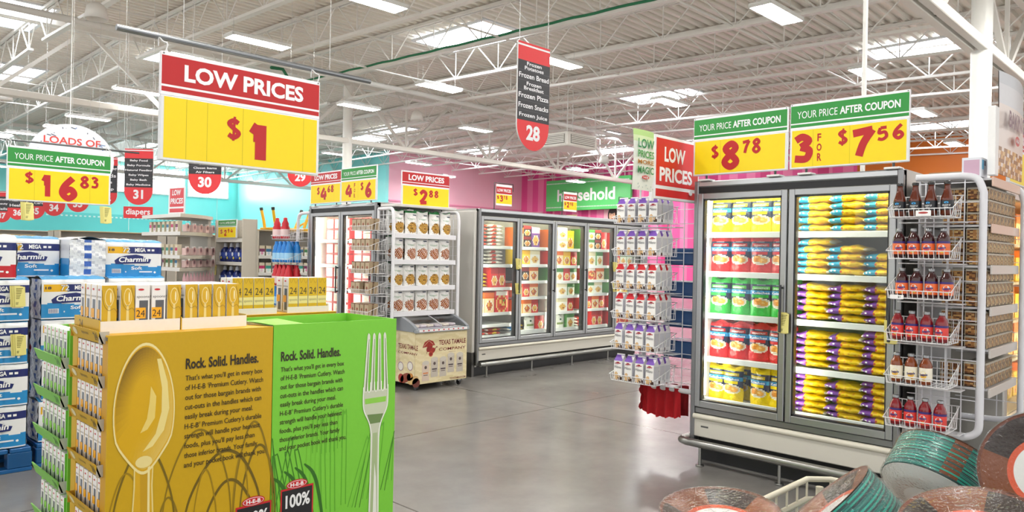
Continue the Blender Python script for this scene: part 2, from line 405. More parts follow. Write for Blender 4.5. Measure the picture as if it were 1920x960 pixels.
# joist girders along X, their columns
def girder(y, zb, x0, x1, px):
    b = MB(); w = '#efece5'; zt = deck(y) - .2
    for z in (zb, zt):
        for s_ in (-.085, .085): b.box(x0, y + s_ - .06, z - .075, x1, y + s_ + .06, z + .075, w, 'paint', .01)
    x = x0 - ((x0 - px) % 3.9); 
    while x < x1:
        for dx in (-1.95, 1.95):
            if x0 < x + dx < x1: b.tube([(x, y, zb), (x + dx, y, zt)], .06, w, n=4, cap=False)
        if x > x0: b.tube([(x, y, zb), (x, y, zt)], .045, w, n=4, cap=False)
        x += 3.9
    struct(b, 'girder')
girder(2.9, 4.74, -3, 33, 12.6 + 1.95); girder(20.3, 5.02, -3, 33, 15.4); girder(37.7, 5.1, -3, TX, 13.1)
def column(x, y, r, top):
    b = MB(); b.lathe([(r, 0), (r, top)], '#f4f3ee', 'paint', 24, x, y); b.box(x - r * 1.5, y - r * 1.5, 0, x + r * 1.5, y + r * 1.5, .02, '#dddddd')
    struct(b, 'column')
column(12.75, 2.86, .14, 6.3); column(13.1, 20.3, .15, 6.8); column(2.0, 37.7, .15, 6.7)
# bridging lines across the joists, a duct and a pipe
for y in (6.4, 10.5, 15.2, 24.0, 28.5):
    b = MB(); z = deck(y) - .12; b.tube([(-3, y, z), (33, y, z)], .022, '#e9e6df', n=5); z -= .62; b.tube([(-3, y + .5, z), (33, y + .5, z)], .022, '#e9e6df', n=5); struct(b, 'bridging')
struct(MB().tube([(-3, 17.0, 6.1), (33, 17.0, 6.1)], .07, '#e9e7e2', n=10), 'pipe')
# green garland tied along one joist
gb = MB(); pts = [(10.72 - .075 + .006 * math.sin(i * 2.1), 4 + i * .25, deck(4 + i * .25) - .725 + .007 * math.sin(i * 1.3)) for i in range(63)]
gb.tube(pts, .026, '#2f7a55', 'cloth', 6); pts = [(10.72 - .1, 19.2, 6.2), (10.5, 19.3, 6.35), (10.2, 19.1, 6.55), (9.8, 19.0, 6.5)]
gb.tube(pts, .045, '#2f7a55', 'cloth', 6); tag(gb.obj('garland'), 'green garland tied along a white roof joist above the freezer aisle', 'garland')
# ================================================================== CEILING LAMPS AND OVERHEAD THINGS
def lamp_proto():
    t = empty('ceiling_light', (0, 0, 0), cat='ceiling light')
    b = MB(); L, Wd = 1.22, .38
    b.box(-L / 2, -Wd / 2, .03, L / 2, Wd / 2, .075, '#f2f2ee', 'paint', .012); b.box(-L / 2, -Wd / 2, 0, L / 2, -Wd / 2 + .012, .04, '#f2f2ee'); b.box(-L / 2, Wd / 2 - .012, 0, L / 2, Wd / 2, .04, '#f2f2ee')
    b.box(-L / 2, -Wd / 2, 0, -L / 2 + .03, Wd / 2, .04, '#e9e9e4'); b.box(L / 2 - .03, -Wd / 2, 0, L / 2, Wd / 2, .04, '#e9e9e4'); b.box(-.16, -.06, .075, .16, .06, .13, '#e6e6e2')
    b.obj('housing', t)
    for i in range(4):
        y = -.132 + .088 * i; MB().box(-L / 2 + .035, y - .034, .004, L / 2 - .035, y + .034, .03, '#fffdf6', 'lamp').obj('lamp_tube', t)
    for s_ in (-1, 1): MB().bars([((s_ * .5, 0, .07), (s_ * .5, 0, .45))], .004, '#d8d8d4').obj('hanger', t)
    return t
lamps = Kind(lamp_proto(), 'ceiling light', 'fluorescent high bay lights')
LL = [(6.85, 10.0, 'above the freezers, clipped by the top edge of view'), (6.75, 13.6, 'just above the red LOW PRICES header'), (6.85, 20.2, 'beyond the roof girder near the price sign edge'), (7.1, 23.1, 'low beyond the long girder'),
      (7.2, 25.6, 'above the round LOADS OF sign'), (7.3, 28.5, 'over the far teal aisles, second from the wall'), (6.7, 31.0, 'farthest over the teal aisles'), (11.5, 13.9, 'between the LOW PRICES sign and the aisle 28 sign'),
      (11.6, 17.45, 'in front of the thin white column'), (11.6, 10.2, 'half behind the aisle 28 sign'), (11.6, 5.5, 'at the top above the green coupon signs'), (16.5, 5.8, 'above the coupon sign with 7 56'),
      (16.4, 10.6, 'by the skylight beside the aisle 28 sign'), (16.1, 17.6, 'beyond the girder beside the aisle 28 sign'), (21.8, 6.2, 'in front of the orange wall beside the big column'), (20.6, 26.2, 'in front of the plain pink wall'),
      (28.0, 7.0, 'small and low before the orange wall'), (21.2, 18.1, 'over the household sign'), (26.5, 14.0, 'far back over the striped wall'), (26.5, 22.0, 'far back near the pink corner'), (12.0, 22.6, 'over the far teal wall'), (16.6, 23.0, 'far back over the girder by the pink wall'),
      (16.6, 26.5, 'added low before the pink wall near the girder'), (24.8, 29.4, 'added before the plain pink wall middle'), (30.6, 25.5, 'added before the striped wall above the portraits'), (30.6, 20.5, 'added before the striped wall behind the flag sign'), (30.6, 16.0, 'added before the striped wall behind the coupon sign'), (26.0, 18.0, 'added over the pink aisles beyond the household sign'), (20.5, 34.5, 'added before the teal side wall'), (20.5, 42.0, 'added near the teal window corner'), (15.5, 45.0, 'added before the teal windows'), (8.5, 45.0, 'added before the long teal wall'), (2.0, 45.0, 'added before the far left teal wall'), (2.0, 33.0, 'added over the far left aisles'), (29.5, 3.0, 'added before the orange wall'), (29.5, 11.0, 'added before the orange and striped wall joint'),  # this row: extra lamps put in to brighten the dim far end and its walls
      (2.0, 5.5, ''), (2.0, 1.0, ''), (6.8, 5.2, ''), (6.8, 1.0, ''), (11.6, 1.0, ''), (2.0, 10.0, ''), (16.5, 1.2, '')]
LL = [q for q in LL]
for x, y, d in LL:
    lamps.put((x, y, 5.5), 0, 'white fluorescent high bay light ' + (d or 'over the front of the shop, out of sight'))
# speakers / bell-shaped domes hanging from the joists
def dome():
    b = MB(); b.lathe([(.0, .3), (.06, .3), (.16, .22), (.2, .0), (.17, .0), (.13, .06), (0, .08)], '#ece9e2', 'paint', 16); return b.obj('ceiling_speaker')
domes = Kind(dome(), 'speaker', 'ceiling speakers')
for x, y, z, d in [(4.2, 14.6, 5.55, 'left of the LOW PRICES sign'), (4.6, 23.5, 5.35, 'far left below the long girder'), (15.8, 8.3, 6.0, 'above the first green coupon sign'), (14.2, 18.2, 5.6, 'on the girder diagonal by the aisle 28 sign'), (22.0, 17.0, 5.0, 'small, above the LOW PRICES MORE MAGIC banner')]:
    domes.put((x, y, z), 0, 'white bell shaped ceiling speaker ' + d)
# air unit hung under the roof
t = empty('air_unit', (17.2, 14.6, 4.75), 0, 'white hanging air conditioning unit with louvred vents behind the aisle 28 sign', 'air conditioner')
b = MB(); b.box(-.7, -.5, 0, .7, .5, .42, '#ece8e0', 'paint', .03); b.obj('body', t)
for s_ in (0, 1):
    b = MB()
    if s_: b.box(-.55, -.53, .08, .55, -.5, .34, '#8b8780')
    else: b.box(-.73, -.4, .08, -.7, .4, .34, '#8b8780')
    for i in range(5):
        if s_: b.box(-.55, -.54, .1 + i * .05, .55, -.525, .125 + i * .05, '#f0ece4')
        else: b.box(-.74, -.4, .1 + i * .05, -.725, .4, .125 + i * .05, '#f0ece4')
    b.obj('vent', t)
for x in (-.65, .65):
    for y in (-.45, .45): MB().bars([((x, y, .4), (x, y, deck(14.6) - 4.75))], .012, '#eeeeea').obj('hanger', t)
# thin white conduit and drop cords
for p, z0, z1, r, lab in [((6.2, 2.2), 2.02, 6.5, .018, 'thin white conduit rising from the two door freezer to the roof')]:
    tag(MB().tube([(p[0], p[1], z0), (p[0], p[1], z1)], r, '#f2f1ec', n=8).obj('conduit'), lab, 'conduit')
for i, (x, y, z0, d) in enumerate([(3.3, 12.6, 3.3, 'far left'), (5.2, 14.0, 3.2, 'left of the LOW PRICES sign'), (10.2, 31.0, 2.2, 'before the teal wall by the 30 sign'), (15.0, 34.0, 2.2, 'added before the teal side wall')]):
    tag(MB().tube([(x, y, z0), (x, y, deck(y) + .03)], .007, '#f4f4f0', n=5).obj('drop_cord'), 'thin white cord hanging from the roof ' + d, 'cord', )
# ================================================================== GLASS DOOR FREEZERS
DP = .69
def freezer(loc, rot, n, shelves, label, deep=.95, handles=True):
    """x right, front at y=0, runs back along +y"""
    w = n * DP + .06; g = '#8d8e90'; gl = '#a9abad'; H = 2.08
    t = empty('glass_door_freezer', loc, rot, label, 'freezer')
    b = MB()
    b.box(0, .02, .12, .03, deep, H, '#b9b7b2', 'metal'); b.box(w - .03, .02, .12, w, deep, H, '#b9b7b2', 'metal')            # sides
    b.box(.03, deep - .05, .12, w - .03, deep, H, '#e8e8e6'); b.box(.03, deep - .09, .4, w - .03, deep - .05, 2.0, '#f1f1ee')     # back
    b.box(.03, .06, 2.0, w - .03, deep - .05, H, '#c9c9c6'); b.box(.03, .06, .2, w - .03, deep - .05, .42, '#dcdcda')           # top, deck
    b.box(.035, .06, .42, .045, deep - .09, 2.0, '#efefec'); b.box(w - .045, .06, .42, w - .035, deep - .09, 2.0, '#efefec')
    b.box(.02, .1, 0, w - .02, deep, .12, '#232427'); b.box(.02, .06, .12, w - .02, .1, .2, '#17181a')
    b.obj('cabinet', t)
    b = MB(); b.box(0, -.02, .14, .035, .05, H, g, 'metal', .006); b.box(w - .035, -.02, .14, w, .05, H, g, 'metal', .006)
    b.box(0, -.01, 2.035, w, .05, H, '#c3c6c9', 'metal', .008); b.box(.03, .0, 1.99, w - .03, .04, 2.035, '#16171a')
    b.box(.03, -.005, .365, w - .03, .05, .412, g, 'metal', .006); b.box(.03, .005, .405, w - .03, .04, .42, '#1a1b1d')
    b.obj('frame', t)
    b = MB(); b.box(.03, -.012, .195, w - .03, .04, .33, '#d6d2c8', 'paint', .006); b.tube([(.03, -.012, .345), (w - .03, -.012, .345)], .02, '#dfdacb', n=10)
    b.box(.09, -.0135, .268, .15, -.012, .28, '#5a5a58', 'print'); b.obj('kick_panel', t)
    b = MB()
    for i in range(30 * n): b.box(.06 + i * (w - .12) / (30 * n), .055, .425, .06 + (i + .5) * (w - .12) / (30 * n), .1, .432, '#cfd0cc')
    b.obj('air_grille', t)
    for i in range(n):
        x0 = .03 + i * DP; d = empty('door', (x0, 0, 0)); d.parent = t
        f = MB()
        for a, z0, c, z1 in ((.006, .415, .046, 1.988), (DP - .046, .415, DP - .006, 1.988), (.046, 1.945, DP - .046, 1.988), (.046, .415, DP - .046, .462)):
            f.box(a, -.022, z0, c, .012, z1, gl, 'metal', .004)
        for a, z0, c, z1 in ((.046, .462, .056, 1.945), (DP - .056, .462, DP - .046, 1.945), (.046, 1.935, DP - .046, 1.945), (.046, .462, DP - .046, .472)): f.box(a, -.012, z0, c, .03, z1, '#2b2c2e')
        f.obj('door_frame', d)
        MB().box(.05, -.006, .466, DP - .05, 0, 1.94, '#ffffff', 'glass').obj('pane', d)
        if handles:
            hx = DP - .026 if i % 2 == 0 or n > 2 else DP - .026
            h = MB(); h.tube([(hx, -.055, 1.02), (hx, -.055, 1.34)], .009, '#4c4d50', 'metal', 8)
            for z in (1.04, 1.32): h.tube([(hx, -.055, z), (hx, -.015, z)], .008, '#2c2d30', 'metal', 6)
            h.obj('handle', d)
        for zs in (shelves[i] if isinstance(shelves[0], (list, tuple)) else shelves):
            if zs > .5:
                s = MB(); s.box(x0 + .02, .1, zs - .012, x0 + DP - .02, deep - .1, zs, '#e2e3e3'); s.box(x0 + .02, .09, zs - .035, x0 + DP - .02, .1, zs + .006, '#eceded', 'paint', .003); s.obj('shelf', t)
            else:
                s = MB(); s.box(x0 + .02, .115, .425, x0 + DP - .02, deep - .1, zs, '#e2e3e3'); s.box(x0 + .02, .1, .428, x0 + DP - .02, .115, zs + .02, '#eceded', 'paint', .003); s.obj('shelf', t)
    for i in range(n + 1):
        x = min(max(.03 + i * DP, .055), w - .055)
        b = MB(); b.box(x - .02, .022, .43, x + .02, .05, 1.99, '#3a3b3d'); b.obj('mullion', t)
        b = MB()
        if i < n: b.box(x + .022, .03, .5, x + .03, .055, 1.95, '#fffbe8', 'strip')
        if i < n: b.obj('light_strip', t)
        if i: MB().box(x - .034, .022, .43, x - .02, .075, 1.98, '#34363a', 'plastic').obj('mullion', t)
    b = MB(); b.box(.06, .03, 1.955, w - .06, .05, 1.97, '#fff6c8', 'strip'); b.obj('light_strip', t)
    return t, w
def bumper(loc, rot, w, label, returns=(1, 1), feet=3):
    t = empty('bumper_rail', loc, rot, label, 'bumper rail')
    pts = []
    if returns[0]: pts += [(-.06, .5, .16), (-.06, .0, .16), (-.045, -.05, .16), (0.0, -.075, .16)]
    else: pts += [(0, -.075, .16)]
    pts += [(.15, -.075, .16), (w - .15, -.075, .16)]
    pts += [(w, -.075, .16), (w + .045, -.05, .16), (w + .06, .0, .16), (w + .06, .5, .16)] if returns[1] else [(w, -.075, .16)]
    MB().tube(pts, .028, '#9c9c99', 'metal', 12).obj('rail', t)
    for i in range(feet):
        x = .12 + i * (w - .24) / (feet - 1)
        MB().tube([(x, -.07, .14), (x, -.07, .006)], .011, '#a8a8a5', 'metal', 8).lathe([(.0, .008), (.03, .008), (.03, 0), (0, 0)], '#8a8a88', 'metal', 12, x, -.07).obj('foot', t)
RX, RY0 = 4.92, 2.94                 # two door end freezer on the near block
SH = [1.70, 1.41, 1.10, .775, .455]
right_fz, RW = freezer((RX, RY0, 0), NW, 2, SH, 'two door glass freezer with bags of breakfast rolls and stacked yellow bags')
bumper((RX, RY0, 0), NW, RW, 'steel bumper rail around the two door freezer foot', (1, 1), 3)
LY0 = 8.43                            # two door end freezer on the far block
left_fz, _ = freezer((RX, LY0, 0), NW, 2, [1.655, 1.35, 1.056, .75, .455], 'two door glass freezer of pale pink edged boxes behind the green fork display')
bumper((RX, LY0, 0), NW, RW, 'steel bumper rail in front of the freezer behind the fork display', (0, 0), 3)
FX, FY = 6.25, 6.75
FSH = [[1.62, 1.385, 1.09, .77, .62, .47], [1.62, 1.39, 1.17, .955, .735, .50], [1.615, 1.378, 1.163, .956, .734, .488], [1.62, 1.38, 1.17, .97, .75, .49], [1.62, 1.38, 1.17, .97, .72, .49]]
far_fz, FW = freezer((FX, FY, 0), 0, 5, FSH, 'long five door glass freezer row full of frozen boxes across the aisle')
bumper((FX, FY, 0), 0, FW, 'long steel bumper rail along the five door freezer row', (0, 0), 5)
nf, _ = freezer((6.25, 1.40, 0), NW + PI / 2 , 3, [1.62, 1.3, 1.0, .7, .455], 'glass freezer row glowing yellow behind the nut tub shelves') if False else (None, 0)
# blank insulated end panels / backs that close the blocks
def block(name, x0, y0, x1, y1, h, label):
    b = MB(); b.box(x0, y0, .3, x1, y1, h, '#d2cfc9', 'paint', .004); b.box(x0 + .004, y0 + .004, 0, x1 - .004, y1 - .004, .3, '#6e6c69', 'metal')
    return tag(b.obj(name), label, 'panel')
block('insulated_divider', FX - .05, FY + .02, FX - .004, FY + .95, 2.05, 'tall pale side panel closing the left end of the five door freezer row')
# end freezer facing the right hand aisle, beyond the nut shelves
t = empty('glass_door_freezer', (6.15, 1.20, 0), 0, 'steel framed glass freezer glowing yellow behind the nut tub shelves', 'freezer')
b = MB(); b.box(0, .0, .1, .1, .9, 2.08, '#b3b1ac', 'metal', .01); b.box(2.3, 0, .1, 2.4, .9, 2.08, '#b3b1ac', 'metal'); b.box(.1, .0, 1.98, 2.3, .9, 2.08, '#c0c0be', 'metal'); b.box(.1, .8, .1, 2.3, .9, 1.98, '#e8e2c8'); b.box(0, .05, 0, 2.4, .9, .1, '#222222'); b.box(.1, 0, .1, 2.3, .8, .42, '#b8b2a6'); b.obj('cabinet', t)
MB().box(.1, .02, .42, 2.3, .026, 1.98, '#ffffff', 'glass').obj('pane', t)
b = MB()
for z in (.75, 1.05, 1.35, 1.65): b.box(.1, .1, z, 2.3, .8, z + .02, '#e6e2d4')
b.obj('shelf', t)
for x in (.13, 1.2, 2.25): MB().box(x, .04, .45, x + .02, .06, 1.95, '#ffe9a8', 'strip').obj('light_strip', t)
# ================================================================== SIGNS
RED, GRN, YEL, INK, WHT = '#b9171b', '#2a8f3a', '#f4d600', '#b81218', '#f0f0f4'
def price_sign(loc, rot, w, h, header, glyphs, label, name='price_sign', dividers=(), legs=None, hooks=None, group=None):
    """board in the XZ plane facing -y, origin at its lower left corner; glyphs: (char, x0, z0, x1, z1) in fractions of the yellow panel"""
    t = empty(name, loc, rot, label, 'sign', group); zy = h * .60; hd = RED if header == 'red' else GRN
    b = MB(); b.box(0, -.012, 0, w, .012, zy, '#e2e4e6', 'plastic', .004)
    b.face(.02 * w, .028 * h, .98 * w, zy - .012 * h, -.0125, 1, 1, lambda u, v: YEL)
    pw, pz0, pz1 = w * .96, .03 * h, zy - .015 * h
    for d in dividers: b.line([(.02 * w + d * pw, pz0), (.02 * w + d * pw, pz1)], .0015, -.0128, '#b5a200', smooth=0)
    for g in glyphs:
        x0, z0, x1, z1 = .02 * w + g[1] * pw, pz0 + g[2] * (pz1 - pz0), .02 * w + g[3] * pw, pz0 + g[4] * (pz1 - pz0)
        if g[0] in STROKES: b.glyph(g[0], x0, z0, x1, z1, -.0135, INK, .21 if g[0] == '$' else (g[5] if len(g) > 5 else .22) * 1.1)
        else: b.text(g[0], x0, z0, x1, z1, -.0135, INK, .03)
    b.obj('price_panel', t)
    b = MB(); b.box(0, -.01, zy, w, .01, h, WHT, 'plastic', .002); y = -.0105
    b.box(.004, -.0103, zy + .10 * h, w - .004, -.0098, h - .035 * h, hd, 'print'); b.box(.004, -.0103, zy + .035 * h, w - .004, -.0098, zy + .08 * h, hd, 'print')
    if header == 'red': b.text('LOW PRICES', .13 * w, zy + .15 * h, .88 * w, h - .09 * h, y - .0005, WHT, .035)
    else:
        b.text('YOUR PRICE', .065 * w, zy + .165 * h, .42 * w, h - .125 * h, y - .0005, WHT, 0.); b.text('AFTER COUPON', .44 * w, zy + .165 * h, .93 * w, h - .12 * h, y - .0005, WHT, .03)
    for x in (.015, .985): b.ell(x * w, h - .018 * h, .004, .004, y - .0004, '#777777', n=8)
    b.obj('header', t)
    if legs:
        for x in legs:
            b = MB(); b.tube([(x * w, .0, .01), (x * w, .0, -.035)], .008, '#3a3a3a', 'plastic', 8); b.box(x * w - .045, -.04, -.042, x * w + .045, .05, -.028, '#e6e6e6', 'plastic', .003); b.obj('foot', t)
    if hooks:
        for x in (.02, .98): MB().tube(crom([(x * w, 0, h - .02), (x * w + .012, -.005, h + .03), (x * w - .004, 0, h + hooks - .005), (x * w - .014, .018, h + hooks + .012), (x * w - .012, .028, h + hooks - .02)], 4), .003, '#e6e6e6', 'wire', 6).obj('hook', t)
    return t
# hanging one dollar sign and its pole
price_sign((1.147, 3.16, 1.862), 0.0, .729, .445, 'red', [('$', .38, .38, .475, .87, .3), ('1', .53, .04, .66, .84, .36)],
           'yellow and red LOW PRICES one dollar sign hanging from a grey pole', dividers=(.13, .255, .48, .9), hooks=.045)
p = empty('sign_pole', (0, 3.19, 0), 0, 'grey metal pole carrying the one dollar sign over the spoon display', 'pole')
MB().tube([(.99, 0, 2.372), (2.185, 0, 2.372)], .0125, '#8f9296', 'metal', 12).obj('pole_tube', p)
for x in (1.25, 1.95): MB().tube([(x, 0, 2.38), (x, 0, deck(3.2) + .03)], .0012, '#e8e8e8', 'wire', 4).obj('hanger', p)
price_sign((1.352, 6.8, 1.853), 0.0, .735, .425, 'green', [('$', .15, .5, .24, .97, .3), ('1', .31, .08, .42, .93, .3), ('6', .49, .03, .66, .9, .27), ('8', .70, .5, .78, .93, .24), ('3', .81, .52, .88, .93, .24)],
           'green and yellow coupon sign reading 16 83 above the toilet paper stacks', dividers=(.24, .8), hooks=.05)
p = empty('sign_rod', (0, 6.83, 0), 0, 'thin dark rod carrying the 16 83 coupon sign', 'pole')
MB().tube([(1.0, 0, 2.325), (2.32, 0, 2.325)], .008, '#6d6f70', 'metal', 8).obj('rod', p)
for x in (1.1, 2.2): MB().tube([(x, 0, 2.33), (x, 0, deck(6.8) + .03)], .0015, '#e8e8e8', 'wire', 4).obj('hanger', p)
price_sign((RX, 2.958, 2.12), NW, .722, .43, 'green', [('$', .2, .4, .29, .9, .3), ('8', .33, .08, .50, .93, .27), ('7', .55, .5, .63, .93, .24), ('8', .66, .5, .74, .94, .24)],
           'green and yellow coupon sign reading 8 78 on the two door freezer', dividers=(.3,), legs=(.15, .88))
price_sign((RX, 2.218, 2.12), NW, .745, .44, 'green', [('3', .02, .1, .18, .9, .28), ('F', .24, .66, .275, .87), ('O', .235, .4, .28, .6), ('R', .24, .13, .28, .34), ('$', .43, .45, .52, .97, .3), ('7', .55, .1, .74, .93, .27), ('5', .76, .52, .85, .9, .24), ('6', .89, .52, .98, .93, .24)],
           'green and yellow coupon sign reading 3 for 7 56 on the two door freezer', dividers=(.2, .53), legs=(.15, .88))
price_sign((RX, 8.42, 2.1), NW, .69, .39, 'red', [('$', .22, .42, .32, .95, .3), ('4', .36, .08, .56, .9, .27), ('6', .58, .55, .67, .95, .25), ('8', .7, .55, .78, .95, .25)],
           'red and yellow LOW PRICES sign reading 4 68 on the far end freezer', dividers=(.33, .8), legs=(.15, .85))
price_sign((RX, 7.725, 2.1), NW, .72, .405, 'green', [('4', .14, .12, .33, .9, .27), ('F', .38, .68, .42, .9), ('O', .38, .42, .42, .62), ('R', .38, .14, .42, .36), ('$', .58, .45, .67, .97, .3), ('6', .72, .1, .89, .93, .27)],
           'green and yellow coupon sign reading 4 for 6 on the far end freezer', dividers=(.5,), legs=(.15, .85))
price_sign((5.09, 6.78, 2.03), 0, .70, .41, 'red', [('$', .22, .5, .32, .95, .3), ('2', .35, .12, .52, .88, .28), ('8', .56, .52, .64, .88, .25), ('8', .68, .52, .76, .88, .25)],
           'red and yellow LOW PRICES sign reading 2 88 above the snack bag shelves', dividers=(.53,), legs=(.15, .85))
# small toppers on bent wire stands along the long freezer row
for x, gl, dsc in [(6.60, [('$', .06, .45, .2, .95, .3), ('3', .24, .2, .45, .95, .28), ('7', .5, .5, .6, .95, .25), ('8', .64, .5, .76, .95, .25)], 'three dollars 78'),
                   (7.92, [('$', .06, .45, .2, .95, .3), ('2', .24, .2, .45, .95, .28), ('9', .5, .5, .6, .95, .25), ('8', .64, .5, .76, .95, .25)], 'two dollars 98'),
                   (9.24, [('$', .2, .4, .34, .95, .3), ('2', .42, .15, .64, .95, .28)], 'two dollars flat')]:
    w, h = .315, .27
    t = empty('shelf_talker', (x, 6.84, 2.085), 0, 'small LOW PRICES card reading %s on a stand above the long freezer row' % dsc, 'sign')
    b = MB(); b.box(.03, -.004, .06, .03 + w - .03, .004, .06 + h, '#f2f2f2', 'print')
    b.face(.03, .21, w, .30, -.0045, 1, 1, lambda u, v: RED); b.text('LOW PRICES', .05, .235, w - .02, .275, -.005, WHT, .03); b.face(.03, .085, w, .20, -.0045, 1, 1, lambda u, v: YEL)
    for g in gl: b.glyph(g[0], .03 + g[1] * (w - .05), .09 + g[2] * .1, .03 + g[3] * (w - .05), .09 + g[4] * .105, -.0052, INK, g[5])
    b.obj('card', t)
    b = MB(); b.tube([(0, 0, .0), (.0, 0, .345), (w + .02, 0, .345), (w + .02, 0, .25)], .006, '#4a4a4a', 'metal', 6); b.box(-.05, -.04, -.005, .05, .04, .005, '#3a3a3a'); b.obj('stand', t)
# rounded aisle number banners
def aisle_sign(loc, rot, w, h, num, lines, label, drop=None, top=.17):
    t = empty('aisle_sign', loc, rot, label, 'aisle sign'); r = w / 2; n = 20
    out = [(-r, h)] + [(-r * math.cos(PI * k / n), r * 1.05 * (1 - math.sin(PI * k / n))) for k in range(n + 1)] + [(r, h)]
    b = MB()
    fr = [(x, -.008, z) for x, z in out]; bk = [(x, .008, z) for x, z in out]; L = len(out)
    red = '#df3238'
    b.add(fr, [tuple(range(L))], red, 'print'); b.add(bk, [tuple(range(L))[::-1]], red, 'print')
    b.add(fr + bk, [(i, (i + 1) % L, L + (i + 1) % L, L + i)[::-1] for i in range(L)], '#c9c9c9', 'plastic')
    z1, z0 = h * (1 - top), r * 1.25
    b.box(-r, -.0095, z0, r, -.009, z1, '#2b2b31', 'print'); b.box(-r, -.0095, h * (1 - top * .22), r, -.009, h * (1 - top * .12), WHT, 'print')
    st = (z1 - z0) / len(lines)
    for i, s_ in enumerate(lines):
        zt = z1 - i * st
        if i: b.line([(-r, zt), (r, zt)], .003, -.0098, '#55555c', smooth=0)
        rows = s_.split('|'); hh = st * .52 / len(rows) * (1.45 if len(rows) > 1 else 1)
        for j, q in enumerate(rows):
            zc = zt - st * (.5 if len(rows) == 1 else .27 + .46 * j); wq = min(r * .94, text_geo(q, .02)[2] * hh * .78); b.text(q, -wq, zc - hh / 2, wq, zc + hh / 2, -.0102, WHT, .02)
    b.text(num, -r * .52, r * .42, r * .52, r * 1.08, -.0098, WHT, .04, fit=False); b.obj('board', t)
    for s_ in (-1, 1): MB().tube([(s_ * r * .9, 0, h - .01), (s_ * r * .9, 0, deck(loc[1]) + .03 - loc[2])], .003, '#dadada', 'wire', 5).obj('hanger', t)
    if drop:
        b = MB(); b.box(-r * 1.02, -.006, -.22, r * 1.02, .006, -.03, red, 'print'); b.text(drop, -r * .85, -.19, r * .85, -.06, -.0065, WHT, .02, fit=False); b.obj('drop_board', t)
        MB().tube([(0, 0, -.03), (0, 0, .02)], .003, '#dadada', 'wire', 5).obj('hanger', t)
    return t
aisle_sign((5.165, 4.85, 2.5), 0, .44, 1.005, '28', ['Frozen|Potatoes', 'Frozen Bread', 'Frozen|Breakfast', 'Frozen Pizza', 'Frozen Snacks', 'Frozen Juice'], 'long red and black aisle 28 banner listing frozen foods over the freezer aisle')
aisle_sign((4.42, 13.0, 2.22), -.75, .46, .92, '31', ['Baby Food', 'Baby Formula', 'Natural Feeding', 'Baby Wipes', 'Baby Bath', 'Baby Medicine'], 'red and black aisle 31 banner listing baby goods with a red diapers board below', 'diapers')
aisle_sign((4.92, 11.6, 2.37), -.75, .5, .72, '30', ['Starch', 'Closet Items', 'Air Filters'], 'red and black aisle 30 banner listing starch and air filters', top=.3)
aisle_sign((5.0, 18.4, 2.28), -.75, .5, .9, '33', ['Stationery', 'Toys', 'Party'], 'red and black aisle 33 banner mostly hidden behind the 16 83 sign')
aisle_sign((5.0, 20.26, 2.24), -.75, .52, .9, '34', ['Hair Care', 'Skin Care', 'Shave'], 'red and black aisle 34 banner third from the left under the 16 83 sign')
aisle_sign((5.0, 22.0, 2.21), -.75, .52, .9, '35', ['Sun Care', 'Ear Care', 'Eye Care'], 'red and black aisle 35 banner listing sun care under the 16 83 sign')
aisle_sign((5.0, 23.8, 2.22), -.75, .52, .9, '36', ['First Aid', 'Vitamins', 'Health'], 'red and black aisle 36 banner beside the yellow coupon slips')
aisle_sign((5.0, 25.6, 2.18), -.75, .52, .9, '37', ['Cosmetics', 'Beauty', 'Nails'], 'red and black aisle 37 banner at the far left edge')
aisle_sign((4.90, 16.15, 2.35), -.75, .4, .95, '32', ['Greeting', 'Cards', 'Bags', 'Wrap'], 'red and black banner behind the right end of the 16 83 sign')
aisle_sign((6.99, 12.36, 2.69), -.75, .46, .9, '29', ['Paper Towels', 'Napkins', 'Tissue'], 'red rounded banner showing under the one dollar sign corner')
# household department board on the striped wall
t = empty('department_sign', (WX - .35, 29.55, 4.17), NW, 'large green household sign with white dots before the pink striped wall', 'department sign')
b = MB(); b.box(0, -.1, 0, 6.05, .1, 1.78, '#57c46a', 'print', .02)
for i in range(54):
    for z in (.2, 1.58): b.box(.06 + i * .11, -.103, z - .03, .06 + i * .11 + .06, -.1, z + .03, WHT, 'print')
b.obj('board', t); MB().text('household', .9, .52, 5.05, 1.22, -.115, '#ffffff', .025).obj('lettering', t)
for x in (.4, 5.6): MB().tube([(x, 0, 1.7), (x, 0, deck(28) + .03 - 4.17)], .015, '#eeeeee', 'wire', 6).obj('hanger', t)
# paper banner LOW PRICES MORE MAGIC above the cookie rack
t = empty('paper_banner', (4.35, 3.02, 1.975), .03, 'pale green paper banner reading LOW PRICES MORE MAGIC above the cookie rack', 'banner')
b = MB(); b.grid(lambda u, v: (-.13 + .26 * u, -.012 * math.sin(PI * u) - .01 * math.sin(3 * v), .42 * v), 8, 10, lambda u, v: '#b6d88a' if v > .9 else '#d3e4b4' if v > .8 else '#e8ece4', 'print')
for s_, z, c in (('LOW', .29, '#2f8a57'), ('PRICES', .225, '#3f9a4f'), ('MORE', .18, '#b0793a'), ('MAGIC', .115, '#2f8a57')): b.text(s_, -.1, z, .1, z + (.065 if s_ == 'LOW' else .05 if s_ != 'MORE' else .03), -.0265, c, .02)
b.ell(0, .09, .045, .013, -.0255, '#c8202a'); b.text('H-E-B', -.03, .083, .03, .097, -.0265, WHT, .03)
for i in range(12): b.ell(rnd.uniform(-.1, .1), rnd.uniform(.01, .075), .006, .006, -.0235, '#b9c4c0', n=6)
b.grid(lambda u, v: (-.13 + .26 * u, .003 - .012 * math.sin(PI * u) - .01 * math.sin(3 * v), .42 * v), 8, 10, lambda u, v: '#e0e4dc', 'print', flip=True); b.obj('sheet', t)
MB().tube([(0, .015, -.06), (0, .015, .4)], .008, '#e0e0e0', 'wire', 6).obj('post', t)
